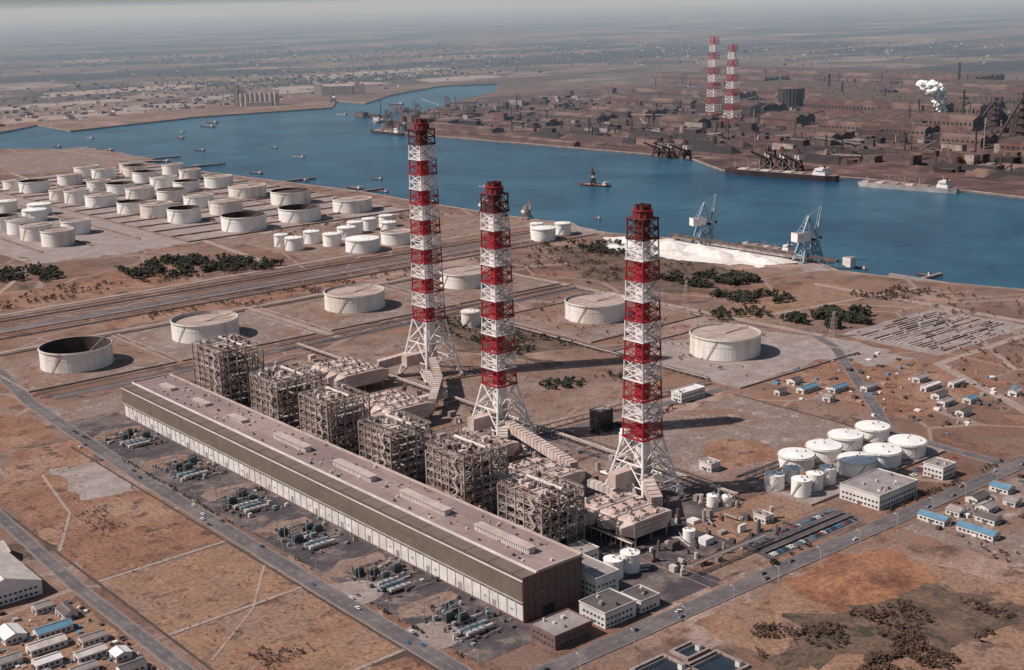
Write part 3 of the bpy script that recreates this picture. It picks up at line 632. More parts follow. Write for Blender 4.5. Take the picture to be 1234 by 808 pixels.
rack(660,560,660,1140,5,5); rack(548,500,620,500,6,5); rack(640,1145,1050,1150,4,5); rack(655,770,860,765,3,4); rack(865,770,870,1140,3,4); rack(560,700,655,700,6,5); rack(560,810,655,812,6,5); rack(690,585,840,587,3,3); rack(545,545,545,1060,7,4)
b.obj('pipe_rack')
# ------------------------------------------------------------------ transformer / heater yards in front of hall
for i,y in enumerate((539,614,701,786,877,973)):
    r=random.Random(i*3+5); e=empty('transformer_yard',(412,y,0))
    b=MB()
    for k in range(3 if i%2 else 2):
        yy=-12+k*6+r.uniform(-.5,.5); xs0=-14+r.uniform(-2,2); ln=r.uniform(14,19)
        if k%2: b.tube((xs0,yy,2.6),(xs0+ln,yy,2.6),1.3,'pblue',14); b.tube((xs0+ln,yy,2.6),(xs0+ln+1.2,yy,2.6),1.3,'pblue',14,.5)
        else: b.tube((xs0,yy,2.4),(xs0+ln,yy,2.4),1.25,'steell',14); b.tube((xs0,yy+2.8,2.2),(xs0+ln*.8,yy+2.8,2.2),.8,'pblue',12)
        for q in (3,ln-3): b.box(xs0+q-.4,xs0+q+.4,yy-1.2,yy+1.2,0.1,1.6,'concrete')
        for q in range(3): b.tube((xs0+3+q*4,yy,3),(xs0+3+q*4,yy,5+r.random()*1.5),.3,'teal',6)
    b.obj('heat_exchangers',parent=e)
    b=MB()
    for k in range(4):
        cx=r.uniform(-14,12); cy=6+k*5.5
        b.box(cx-3,cx+3,cy-1.6,cy+1.6,.3,4.4,'teal'); b.box(cx-3.4,cx+3.4,cy-2.0,cy+2.0,.1,.4,'concrete'); b.tube((cx-2.5,cy,5.3),(cx+2.5,cy,5.3),.6,'pblue',8)
        for q in range(6): b.box(cx-2.8+q*1.0,cx-2.5+q*1.0,cy+1.6,cy+2.8,.8,4.0,'teal')
        for q in (-1.6,0,1.6): b.tube((cx+q,cy,4.4),(cx+q*1.3,cy-.5,7.2),.25,'steel',6,.12)
    b.obj('transformers',parent=e)
    b=MB()
    for k in range(52):
        cx=r.uniform(-20,20);cy=r.uniform(-20,32); s=r.uniform(.3,1.3); b.box(cx-s,cx+s,cy-s*.7,cy+s,0.1,r.uniform(.6,3),r.choice(('teal','pblue','steel','dgrey','dgrey','steeld','steell')))
    for k in range(16):
        cx=r.uniform(-18,6);cy=r.uniform(-18,32); b.tube((cx,cy,1.2),(cx+r.uniform(4,14),cy,1.2),r.uniform(.2,.5),r.choice(('steell','pblue','steel','teal')),6)
    for k in range(3):
        cy=4+k*9; b.tube((-17,cy,0),(-17,cy,11),.25,'steel'); b.tube((-6,cy,0),(-6,cy,11),.25,'steel'); b.tube((-17,cy,10.8),(-6,cy,10.8),.25,'steel'); b.tube((-17,cy,10.8),(20.5,cy-3,19),.07,'steel',3)
    b.obj('switchgear_gantry',parent=e)
# ------------------------------------------------------------------ buildings
def building(name,xa,xb,ya,yb,h,kw='wallw',kr='grey',roof='flat',rot=0,clut=True):
    cx,cy=(xa+xb)/2,(ya+yb)/2; a,c=(xb-xa)/2,(yb-ya)/2; b=MB()
    b.box(-a,a,-c,c,0,h,kw)
    if roof=='flat':
        b.box(-a-.2,a+.2,-c-.2,c+.2,h,h+.3,kr)
        for (p,q,u,v) in ((-a-.3,a+.3,-c-.3,-c+.1),(-a-.3,a+.3,c-.1,c+.3),(-a-.3,-a+.1,-c+.1,c-.1),(a-.1,a+.3,-c+.1,c-.1)): b.box(p,q,u,v,h+.3,h+.9,kw)
        if clut:
            for i in range(int(2+a*c/50)): x=R.uniform(-a+1,a-2.5);y=R.uniform(-c+1,c-2.5); b.box(x,x+R.uniform(.8,2.2),y,y+R.uniform(.8,2.2),h+.3,h+R.uniform(1,2.4),R.choice(('steell','grey','white','dgrey')))
    else:
        if c>=a:
            rh=a*.35; b.face([(-a-.5,-c-.4,h-.1),(0,-c-.4,h+rh),(0,c+.4,h+rh),(-a-.5,c+.4,h-.1)],kr); b.face([(0,-c-.4,h+rh),(a+.5,-c-.4,h-.1),(a+.5,c+.4,h-.1),(0,c+.4,h+rh)],kr)
            for s in (-1,1): b.face([(-a,s*c,h),(a,s*c,h),(0,s*c,h+rh-.1)],kw)
            b.box(-.3,.3,-c,c,h+rh-.02,h+rh+.3,'grey')
        else:
            rh=c*.35; b.face([(-a-.4,-c-.5,h-.1),(a+.4,-c-.5,h-.1),(a+.4,0,h+rh),(-a-.4,0,h+rh)],kr); b.face([(-a-.4,0,h+rh),(a+.4,0,h+rh),(a+.4,c+.5,h-.1),(-a-.4,c+.5,h-.1)],kr)
            for s in (-1,1): b.face([(s*a,-c,h),(s*a,c,h),(s*a,0,h+rh-.1)],kw)
            b.box(-a,a,-.3,.3,h+rh-.02,h+rh+.3,'grey')
    ns=max(1,int(h/3.6))
    for f in range(ns):
        z=1.2+f*3.5
        if z+1.4>h: break
        x=-a+1.2
        while x<a-2:
            b.box(x,x+1.8,-c-.06,-c+.02,z,z+1.4,'glass'); b.box(x,x+1.8,c-.02,c+.06,z,z+1.4,'glass'); x+=3
        y=-c+1.2
        while y<c-2:
            b.box(-a-.06,-a+.02,y,y+1.8,z,z+1.4,'glass'); b.box(a-.02,a+.06,y,y+1.8,z,z+1.4,'glass'); y+=3
    b.box(-a-.12,-a+.02,-1.2,1.2,0,2.4,'dgrey')
    return b.obj(name,(cx,cy,0),rot=rot)
B_=building
B_('office_building',462,486,484,505,9,'wallw','dgrey'); B_('control_building',482,500,512,545,14,'wallw','grey'); B_('workshop_building',425,452,484,504,8,'endwall','grey')
B_('office_building',490,505,484,500,7,'wallw','dgrey'); B_('office_building',505,522,552,566,9,'wallw','grey')
B_('workshop_building',716,760,484,516,10,'wallw','grey'); B_('office_building',796,812,487,503,9,'wallw','grey')
for (x,y,a,c,k) in ((727,449,9,20,'blue'),(728,418,9,26,'blue'),(748,446,10,10,'grey'),(768,436,12,10,'grey'),(780,450,16,9,'dgrey'),(808,448,10,14,'blue'),(752,425,10,14,'dgrey'),(790,430,9,9,'grey')): B_('site_office',x-a/2,x+a/2,y-c/2,y+c/2,4,'wallw',k,'gable')
for (x,y,a,c,k) in ((905,690,22,8,'blue'),(925,672,20,7,'blue'),(945,655,16,7,'grey'),(915,712,12,9,'dgrey'),(968,600,14,8,'dgrey'),(955,585,16,7,'grey'),(985,620,22,6,'white'),(975,575,12,8,'blue'),(1000,640,14,8,'grey'),(1010,610,18,6,'steell'),(940,560,12,8,'dgrey'),(1020,560,10,8,'grey'),(895,660,8,8,'grey'),(880,700,10,6,'dgrey'),(1040,540,14,8,'blue'),(1075,520,12,8,'grey')): B_('storage_shed',x-a/2,x+a/2,y-c/2,y+c/2,4.5,'wallw',k,'gable')
B_('pump_house',800,830,742,754,8,'wallw','white'); B_('pump_house',700,715,738,750,14,'steeld','steel'); B_('pump_house',690,700,610,622,6,'wallw','grey'); B_('pump_house',642,650,520,530,5,'wallw','grey')
B_('warehouse',205,247,745,800,9,'white','steell','gable'); B_('warehouse',212,250,806,830,7,'wallw','steell','gable')
for (x,y,a,c,k) in ((238,722,10,8,'grey'),(246,706,8,14,'dgrey'),(232,690,20,9,'blue'),(222,674,20,9,'steell'),(244,664,14,7,'grey'),(212,700,12,16,'white'),(236,648,16,8,'steell'),(215,655,14,8,'white'),(248,636,9,9,'white'),(226,633,14,7,'grey'),(205,640,12,8,'steell'),(246,618,14,8,'dgrey'),(222,612,16,8,'white'),(204,620,9,12,'steell'),(240,600,14,8,'grey'),(200,670,12,8,'grey')): B_('storage_shed',x-a/2,x+a/2,y-c/2,y+c/2,4,'wallw',k,'gable')
b=MB()
for i in range(160):
    x=R.uniform(195,258);y=R.uniform(590,735); s=R.uniform(.4,1.6); b.box(x-s,x+s,y-s,y+s*R.uniform(.5,2),0.02,R.uniform(.4,2),R.choice(('rustd','steel','dgrey','white','blue','steeld')))
for i in range(130):
    x=R.uniform(880,1060);y=R.uniform(540,740); s=R.uniform(.5,2.4); b.box(x-s,x+s,y-s,y+s*R.uniform(.5,2),0.02,R.uniform(.4,2.5),R.choice(('rustd','steel','dgrey','white','blue','steeld')))
for i in range(60):
    x=R.uniform(715,850);y=R.uniform(400,456); s=R.uniform(.5,1.8); b.box(x-s,x+s,y-s,y+s*R.uniform(.5,2),0.02,R.uniform(.4,2.5),R.choice(('rustd','steel','dgrey','white','steeld')))
b.obj('stacked_building_material')
b=MB()
for (xa,xb,ya,yb) in ((440,462,422,440),(470,484,430,440),(438,456,398,414),(464,486,404,424)):
    b.box(xa-1.6,xb+1.6,ya-1.6,ya,0,1.6,'concrete'); b.box(xa-1.6,xb+1.6,yb,yb+1.6,0,1.6,'concrete'); b.box(xa-1.6,xa,ya,yb,0,1.6,'concrete'); b.box(xb,xb+1.6,ya,yb,0,1.6,'concrete'); b.box(xa,xb,ya,yb,0,.6,'pool')
    b.box(xb-4,xb-1,ya+1,ya+4,0,3.6,'wallw','grey'); b.tube((xa,yb-3,1.8),(xb,yb-3,1.8),.3,'steel',6)
b.obj('treatment_basin')
b=MB()
for i in range(19):
    y=682+i*5.6; x=1095+R.uniform(0,10)
    while x<1236:
        L=R.uniform(6,34)
        if R.random()<.72: b.box(x,min(1240,x+L),y,y+R.uniform(.8,1.8),0,R.uniform(.5,1.3),R.choice(('rustd','steel','steell','grey','pad','steeld')))
        x+=L+R.uniform(1,6)
b.obj('stacked_steel_pipe')
# ------------------------------------------------------------------ cars
def carmesh(k):
    b=MB()
    b.hexa([(-2.2,-.85,.35),(2.2,-.85,.35),(2.2,.85,.35),(-2.2,.85,.35)],[(-2.15,-.8,.85),(2.1,-.8,.8),(2.1,.8,.8),(-2.15,.8,.85)],k)
    b.hexa([(-1.5,-.75,.85),(1.1,-.75,.83),(1.1,.75,.83),(-1.5,.75,.85)],[(-1.1,-.62,1.38),(.5,-.62,1.38),(.5,.62,1.38),(-1.1,.62,1.38)],'glass',k)
    for x in (-1.35,1.35):
        for y in (-.86,.86): b.tube((x,y-.1,.33),(x,y+.1,.33),.33,'tyre',10)
    b.box(2.15,2.3,-.8,.8,.4,.6,'steell'); b.box(-2.3,-2.15,-.8,.8,.4,.6,'steell')
    return b.mesh('parked_car')
cars=[carmesh(k) for k in ('car_w','car_w','car_b','car_b','car_r','car_d','car_d','car_d')]
for ya in (485.5,503.5):
    x=607
    while x<692:
        if R.random()<.8: put('parked_car',R.choice(cars),(x,ya,.16),rot=1.57+R.uniform(-.04,.04))
        x+=2.7
for i in range(18): put('parked_car',R.choice(cars),(R.choice((372,376,380))+R.uniform(-1,1),R.uniform(500,1100),.34),rot=1.57)
for i in range(14): put('parked_car',R.choice(cars),(R.uniform(400,900),R.choice((465,471)),.44))
for i in range(18): put('parked_car',R.choice(cars),(R.uniform(765,850),R.choice((512,507.)),.1),rot=1.57)
b=MB()
for y in (491,498): 
    b.box(604,694,y-1.3,y+1.3,2.4,2.6,'dgrey')
    for x in range(605,694,8): b.box(x,x+.2,y-.1,y+.1,.13,2.4,'steel')
b.obj('car_port')
# ------------------------------------------------------------------ vegetation
def grove(name,pts,n,size,k='leaf'):
    b=MB()
    xs=[p[0] for p in pts];ys=[p[1] for p in pts]
    def inside(x,y):
        c=False;j=len(pts)-1
        for i in range(len(pts)):
            if (pts[i][1]>y)!=(pts[j][1]>y) and x<(pts[j][0]-pts[i][0])*(y-pts[i][1])/(pts[j][1]-pts[i][1])+pts[i][0]: c=not c
            j=i
        return c
    cnt=0;t=0
    while cnt<n and t<n*30:
        t+=1; x=R.uniform(min(xs),max(xs));y=R.uniform(min(ys),max(ys))
        if not inside(x,y) or noise.noise((x*.04,y*.04,1.5))<-.05: continue
        cnt+=1; s=size*R.uniform(.5,1.35); b.tube((x,y,0),(x,y,s*.9),s*.07,'bark',5,s*.03,cap=False)
        for q in range(3): a=R.uniform(0,6.3); b.tube((x,y,s*.5),(x+math.cos(a)*s*.4,y+math.sin(a)*s*.4,s*.95),s*.03,'bark',3,cap=False)
        for q in range(8):
            a=R.uniform(0,6.3);d=R.uniform(0,.6)*s; rr=s*R.uniform(.14,.32)
            b.blob(x+math.cos(a)*d,y+math.sin(a)*d,s*R.uniform(.5,1.15)-d*.3,rr,rr,rr*.7,k,5)
    b.obj(name)
grove('pine_grove',[(690,1570),(830,1560),(860,1620),(800,1690),(700,1670)],300,7)
grove('pine_grove',[(740,1620),(860,1600),(880,1520),(800,1530)],130,6.5)
grove('pine_grove',[(560,1660),(640,1680),(660,1760),(560,1760)],170,7)
grove('pine_grove',[(1160,1140),(1240,1080),(1230,1010),(1150,1040)],260,6.5)
grove('pine_grove',[(1130,1010),(1190,990),(1180,920),(1120,930)],130,6)
grove('pine_grove',[(1090,870),(1180,850),(1170,790),(1100,800)],260,7)
grove('pine_grove',[(1050,960),(1120,950),(1110,880),(1050,900)],80,5)
grove('pine_grove',[(1210,1390),(1300,1330),(1250,1240),(1220,1290)],160,5)
grove('shrubbery',[(1240,900),(1330,880),(1320,830),(1250,840)],90,4,'leafb')
grove('shrubbery',[(790,960),(870,950),(880,1120),(810,1150)],190,4)
grove('shrubbery',[(740,850),(840,810),(850,830),(750,880)],110,3.5)
grove('shrubbery',[(470,380),(640,330),(640,380),(520,430)],420,2.3,'leafb')
grove('shrubbery',[(500,400),(540,380),(600,360),(640,360),(560,330),(500,360)],260,2.6,'leafb')
for q in ([(300,570),(330,570),(330,595),(300,595)],[(300,690),(325,690),(325,712),(300,712)],[(310,470),(335,470),(335,500),(310,500)],[(310,800),(330,800),(330,860),(310,860)]): grove('shrubbery',q,110,1.2,'leafb')
grove('shrubbery',[(280,440),(366,440),(366,1000),(280,1000)],420,.8,'leafb')
grove('shrubbery',[(862,402),(958,402),(958,453),(862,453)],260,2.6,'leafb')
grove('shrubbery',[(400,480),(420,480),(1000,474),(1000,479),(760,481)],110,2)
grove('shrubbery',[(383,500),(385.5,500),(385.5,1060),(383,1060)],140,1.5)
grove('shrubbery',[(700,300),(900,300),(900,400),(700,420)],160,2.4,'leafb')
grove('shrubbery',[(600,1348),(1000,1348),(1000,1396),(600,1396)],220,3,'leafb')
grove('shrubbery',[(900,750),(1060,900),(1060,1160),(900,1130)],130,2.6,'leafb')
grove('shrubbery',[(1070,1150),(1250,1100),(1280,1400),(1070,1380)],300,3.5,'leafb')
grove('shrubbery',[(450,1540),(900,1545),(870,1620),(450,1620)],260,3.5,'leafb')
grove('shrubbery',[(1070,480),(1380,480),(1350,860),(1260,860),(1070,650)],300,2.6,'leafb')
grove('shrubbery',[(1000,1790),(1300,1790),(1300,1700),(1000,1720)],120,3,'leafb')
grove('tree_row',[(686,730),(690,730),(850,733),(850,737),(686,736)],60,3)
grove('tree_row',[(560,476),(600,476),(600,479.5),(560,479.5)],26,3)
b=MB(); n=26
def mz(i,j): 
    u=(i/n-.5)*2;v=(j/n-.5)*2; d=math.sqrt(u*u+v*v); return max(0,1-d)*5+max(0,1-d)*noise.noise((i*.25,j*.25,0))*1.5-.3
for i in range(n):
    for j in range(n): b.face([(575+80*i/n,398+52*j/n,mz(i,j)),(575+80*(i+1)/n,398+52*j/n,mz(i+1,j)),(575+80*(i+1)/n,398+52*(j+1)/n,mz(i+1,j+1)),(575+80*i/n,398+52*(j+1)/n,mz(i,j+1))],'mound')
o=b.obj('soil_mound')
# ------------------------------------------------------------------ lamps / pylons
lm=MB(); lm.tube((0,0,0),(0,0,9),.14,'steell',6); lm.tube((0,0,9),(2.2,0,9.4),.1,'steell',5); lm.box(1.8,3,-.2,.2,9.3,9.5,'white'); lmm=lm.mesh('street_lamp')
for y in range(500,1120,40): put('street_lamp',lmm,(385,y,0),rot=math.pi)
for x in range(420,900,40): put('street_lamp',lmm,(x,459,0),rot=1.57)
py=MB()
for s1 in (-1,1):
    for s2 in (-1,1): py.tube((s1*4,s2*4,0),(s1*.8,s2*.8,38),.3,'steel')
for z in range(0,36,6):
    a=4-3.2*z/38;c=4-3.2*(z+6)/38
    for (p,q) in (((-1,-1),(1,-1)),((1,-1),(1,1)),((1,1),(-1,1)),((-1,1),(-1,-1))):
        py.tube((p[0]*a,p[1]*a,z),(q[0]*c,q[1]*c,z+6),.15,'steel'); py.tube((q[0]*a,q[1]*a,z),(p[0]*c,p[1]*c,z+6),.15,'steel')
for z in (24,30,36): py.tube((-8,0,z),(8,0,z),.3,'steel')
pym=py.mesh('electricity_pylon')
for (x,y) in ((1085,1000),(1075,790),(1110,600)): put('electricity_pylon',pym,(x,y,0),scale=(.8,.8,.7))
# ------------------------------------------------------------------ quay cranes
def crane(x,y,h,k1,k2,boom_up=True,W=10,rot=0,th=1):
    b=MB(); D=W*.8; p=h*.36
    for sx in (-1,1):
        for sy in (-1,1):
            b.tube((sx*W,sy*D,0),(sx*W*.6,sy*D*.6,p),1.2*th,k1); b.box(sx*W-2.5,sx*W+2.5,sy*D-1,sy*D+1,0,1.8,k1)
        b.tube((sx*W*.85,-D*.85,p*.35),(sx*W*.85,D*.85,p*.35),.8*th,k1); b.tube((sx*W,-D,0),(sx*W*.6,D*.6,p),.5*th,k1); b.tube((sx*W,D,0),(sx*W*.6,-D*.6,p),.5*th,k1)
    for sy in (-1,1): b.tube((-W*.8,sy*D*.8,p*.5),(W*.8,sy*D*.8,p*.5),.8*th,k1); b.tube((-W,sy*D,0),(W*.6,sy*D*.6,p),.5*th,k1); b.tube((W,sy*D,0),(-W*.6,sy*D*.6,p),.5*th,k1)
    b.box(-W*.75,W*.75,-D*.7,D*.7,p,p+2,k1); b.box(-W*1.5,-W*.1,-D*.6,D*.6,p+2,p+9*W/10,'white','grey'); b.box(W*.2,W*.6,-2,2,p+2,p+5,'glass','white')
    for sy in (-1,1):
        b.tube((W*.6,sy*W*.45,p+1),(-2,sy*1.5,h*.85),.8*th,k2); b.tube((-W*1.1,sy*W*.45,p+7),(-2,sy*1.5,h*.85),.7*th,k2)
        tip=(W*1.2,sy*.8,h) if boom_up else (W*4.2,sy*.8,h*.72)
        b.tube((W*.7,sy*2.6,p+2),tip,.7*th,k2)
    for i in range(9):
        t0=i/9;t1=(i+1)/9; A0=Vector((W*.7,2.6,p+2));T=Vector((tip[0],.8,tip[2])); q0=A0.lerp(T,t0);q1=A0.lerp(T,t1)
        kk=k2 if i%2 else 'white'
        b.tube(q0,(q1.x,-q1.y,q1.z),.35*th,kk); b.tube((q0.x,-q0.y,q0.z),q1,.35*th,kk); b.tube(q0,(q0.x,-q0.y,q0.z),.35*th,kk)
        b.tube((q0.x-1.6,q0.y,q0.z+1.2),(q1.x-1.6,q1.y,q1.z+1.4),.4*th,k2); b.tube(q0,(q1.x-1.6,q1.y,q1.z+1.4),.3*th,kk)
    for i in range(6):
        f=i/6; f2=(i+1)/6; zl=p+7+(h*.85-p-7)*f; zr=p+1+(h*.85-p-1)*f2
        b.tube((-W*1.1+(W*1.1-2)*f,0,zl),(W*.6+(-2-W*.6)*f2,0,zr),.4*th,k2); b.tube((-W*1.1+(W*1.1-2)*f,-3+f*2,zl),(-W*1.1+(W*1.1-2)*f,3-f*2,zl),.35*th,k2)
    b.tube((-2,0,h*.85),(tip[0],0,tip[2]),.2,'steel',3); b.tube((tip[0],0,tip[2]),(tip[0],0,p+6),.12,'soot',3); b.box(tip[0]-1.5,tip[0]+1.5,-1.5,1.5,p+3,p+6,'dgrey')
    b.obj('quay_crane',(x,y,0),rot=rot)
crane(1378,1236,68,'cran','cran',True,14,-.4,1.5); crane(1372,1052,70,'cran','cran',True,15,-.3,1.6)
for (x,y) in ((2085,1672),(2085,1635),(2085,1710)): crane(x,y,52,'rustd','rust',False,12,math.pi,1.5)
for (x,y) in ((2095,1940),(2100,1990),(2090,2010)): crane(x,y,48,'rustd','darkred',False,12,math.pi,1.4)
for (x,y) in ((2090,2900),(2085,2960),(2120,3080),(2160,3130),(2260,3200),(2400,3330),(2600,3440)): crane(x,y,46,'dgrey','steeld',R.random()<.6,9,R.uniform(2.6,3.6))
for (x,y) in ((1348,1585),(1342,1640),(1345,1690)): crane(x,y,26,'steel','steel',True,7,.2)
b=MB()
b.box(1378,1392,1060,1300,-.5,1.6,'concrete'); 
for y in range(1062,1300,10): b.box(1390,1394,y,y+1.5,-3.5,1.2,'concrete')
for y in range(1000,1290,14): b.tube((1366,y,0),(1366,y,7),.35,'steel'); b.tube((1362,y,0),(1362,y,7),.35,'steel')
b.box(1361,1367,1000,1290,7,10,'steeld','dgrey')
b.box(1374,1386,988,1000,0,12,'wallw','grey'); b.obj('unloading_jetty')
b=MB(); b.box(1372,1378,850,930,-2,.8,'concrete'); b.box(1378,1420,885,890,-2,.8,'concrete'); b.obj('mooring_jetty')
b=MB()
for (x,y,r,h) in ((1325,1250,24,9),(1335,1205,22,9),(1322,1160,20,8),(1335,1120,20,8),(1330,1090,16,6),(1295,1215,16,6),(1300,1280,18,6),(1320,1320,18,6),(1350,1150,14,5)):
    n=20
    for i in range(n):
        a=2*math.pi*i/n;c=2*math.pi*(i+1)/n; q1=r*(1+.25*noise.noise((math.cos(a)*2,math.sin(a)*2,x))); q2=r*(1+.25*noise.noise((math.cos(c)*2,math.sin(c)*2,x)))
        b.face([(x+q1*math.cos(a),y+q1*1.5*math.sin(a),0.1),(x+q2*math.cos(c),y+q2*1.5*math.sin(c),.1),(x,y+3,h)],'sand')
b.obj('sand_pile')
# ------------------------------------------------------------------ ships
def ship(name,x,y,L,W,kh='hull',rot=0,holds=5):
    b=MB(); n=14; rows=[]; s=max(.3,min(1,L/150)); D=L*.045
    for z,f in ((-.5,.86),(D,1.0)):
        pts=[]
        for i in range(n+1):
            t=i/n; hw=W/2*f*min(1,(1-t)*4.2+.03)**.6*min(1,t*9+.55); pts.append((-L/2+L*t+(3*s if i==n and f==1 else 0),hw))
        rows.append([(p[0],p[1],z) for p in pts]+[(p[0],-p[1],z) for p in reversed(pts)])
    b.hexa(rows[0][::-1],rows[1][::-1],kh,'deck')
    for i in range(holds):
        xx=-L*.22+i*(L*.62/holds); b.box(xx,xx+L*.075,-W*.3,W*.3,D,D+1.8*s,'steell' if i%2 else 'grey')
        if i<holds-1: b.tube((xx+L*.1,0,D),(xx+L*.1,0,D+L*.08),.5*s,'esp',6); b.tube((xx+L*.1,0,D+3*s),(xx+L*.16,3*s,D+L*.07),.25*s,'esp',4); b.tube((xx+L*.1,0,D+3*s),(xx+L*.04,-3*s,D+L*.07),.25*s,'esp',4)
    b.box(-L*.42,-L*.31,-W*.42,W*.42,D,D+5*s,'white'); b.box(-L*.41,-L*.32,-W*.38,W*.38,D+5*s,D+8.5*s,'white'); b.box(-L*.40,-L*.33,-W*.46,W*.46,D+8.5*s,D+12*s,'white')
    for z in (2.5,6.5,10): xx=(-L*.31 if z<5 else (-L*.32 if z<9 else -L*.33)); b.box(xx-.1,xx+.15,-W*.35,W*.35,D+z*s,D+(z+1)*s,'glass')
    b.cyl(-L*.39,0,D+8*s,D+17*s,2.4*s,2.0*s,'darkred',12,'soot'); b.tube((-L*.35,0,D+12*s),(-L*.35,0,D+20*s),.25*s,'white',5)
    b.tube((L*.42,0,D),(L*.42,0,D+L*.06),.3*s,'white',5); b.box(L*.40,L*.47,-W*.2,W*.2,D,D+2*s,kh)
    b.obj(name,(x,y,-3),rot=rot)
ship('cargo_ship',2008,1612,238,30,'hull',1.57+.17,6); ship('cargo_ship',2022,1340,180,26,'hulll',1.57+.2,4); ship('cargo_ship',2030,1030,150,22,'hull',1.57,4)
ship('cargo_ship',1412,1150,95,15,'hulll',1.57-.05,3); ship('cargo_ship',2030,2960,150,22,'hull',1.57,4); ship('cargo_ship',2240,3290,130,20,'hulll',.65,3)
ship('dredger',1698,1798,62,20,'darkred',1.9,2); crane(1695,1800,30,'steeld','rustd',True,6,1)
for (x,y,L) in ((1822,3581,60),(1618,3340,45),(1584,2671,34),(1372,2300,34),(1365,2480,40),(1375,2120,50),(1385,2040,30),(1372,1880,34),(1375,1700,30),(1440,1520,20),(1392,985,22),(1700,3500,36),(2650,3800,70),(2300,3600,50),(1340,2700,40),(1330,2850,50),(1410,905,20),(1500,3000,36),(1650,2900,30),(1480,2200,28),(1350,3200,44),(1300,3400,40),(1900,3700,60),(1450,3550,40),(1550,1950,22),(1395,1380,26)):
    ship('harbour_boat',x,y,L,L*.24,R.choice(('hull','hulll','darkred')),R.uniform(1.3,1.9),1)
b=MB()
for y in (2900,2680,2300,2060): b.box(1280,1400,y,y+5,-2.5,.8,'quay')
b.obj('timber_pier')
# ------------------------------------------------------------------ steelworks on far shore
def mill(xa,xb,ya,yb,h,k='rust'):
    b=MB(); b.box(xa,xb,ya,yb,0,h,k,'rustd'); n=max(1,int((xb-xa)/30)); w=(xb-xa)/n
    for i in range(n):
        x=xa+i*w; b.hexa([(x+.3,ya-1,h-.2),(x+w-.3,ya-1,h-.2),(x+w-.3,yb+1,h-.2),(x+.3,yb+1,h-.2)],[(x+w/2-1,ya-1,h+w*.18),(x+w/2+1,ya-1,h+w*.18),(x+w/2+1,yb+1,h+w*.18),(x+w/2-1,yb+1,h+w*.18)],'rustd' if i%2 else 'ore')
        b.box(x+w/2-2,x+w/2+2,ya+5,yb-5,h+w*.17,h+w*.18+3,'steeld')
    y=ya+4
    while y<yb-6: b.box(xa-.3,xa+.1,y,y+7,h*.55,h*.75,'glass'); y+=12
    x=xa+4
    while x<xb-6: b.box(x,x+6,ya-.3,ya+.1,h*.55,h*.75,'glass'); x+=10
    b.obj('steel_mill_building')
for t in [(3180,3300,1900,2420,38),(3330,3450,2100,2700,34),(2960,3060,2440,2700,28),(2800,2880,2200,2330,22),(2600,2680,2360,2500,20),(3500,3650,1500,2300,38),(2700,2780,1300,1420,30),(2900,2990,1050,1350,34),(3100,3220,1300,1700,42),(2620,2690,1560,1660,22),(3700,3850,2300,3100,28),(3300,3420,2850,3300,26),(2600,2680,1000,1180,28),(3900,4100,1700,2500,34),(4300,4500,2600,3900,30),(2750,2850,2700,2960,16),(4000,4150,3300,3900,24),(2480,2560,1850,1960,20),(2560,2620,640,900,25),(3060,3150,1960,2380,44),(2900,2950,1750,2050,32),(3480,3620,2450,3050,32),(3050,3160,2800,3200,20),(2560,2640,2700,2960,14),(2700,2760,1750,2050,26),(2560,2640,1250,1480,24),(3260,3400,1150,1700,40),(2800,2860,1850,2120,24),(3750,3900,900,1600,34)]:
    mill(*t,k=R.choice(('rust','rustd','steeld','rust')))
def furnace(x,y,h):
    b=MB()
    b.cyl(0,0,0,h*.35,14,12,'rustd',16); b.cyl(0,0,h*.35,h*.6,12,7,'rustd',16); b.cyl(0,0,h*.6,h*.78,7,5,'rust',16)
    for i in range(4): b.cyl(26,-30+i*20,0,h*.5,7,7,'rustd',14); b.cyl(26,-30+i*20,h*.5,h*.56,7,2,'rustd',14)
    for sx in (-1,1):
        for sy in (-1,1): b.tube((sx*17,sy*17,0),(sx*9,sy*9,h),1.1,'rustd')
    for i in range(6):
        z=h*i/6; z2=h*(i+1)/6; a=17-8*i/6; c=17-8*(i+1)/6
        b.box(-a,a,-a,a,z2-.6,z2,'rustd')
        for s in (-1,1): b.tube((-a,s*a,z),(c,s*c,z2),.7,'rust'); b.tube((s*a,-a,z),(s*c,c,z2),.7,'rust')
    b.tube((-110,0,3),(-2,0,h*.95),3,'rustd',4); b.tube((5,0,h*.9),(26,24,h*.55),2,'rust',8); b.tube((-5,0,h*.9),(10,-40,h*.3),2.2,'rust',8); b.cyl(10,-42,0,h*.35,8,8,'rustd',12)
    b.obj('blast_furnace',(x,y,0))
for (x,y,h) in ((2860,1600,105),(2930,1500,110),(2760,1180,100),(3150,1150,90),(2700,980,95),(2890,1400,115),(2820,1320,90),(2980,1600,100),(3000,1750,80)): furnace(x,y,h)
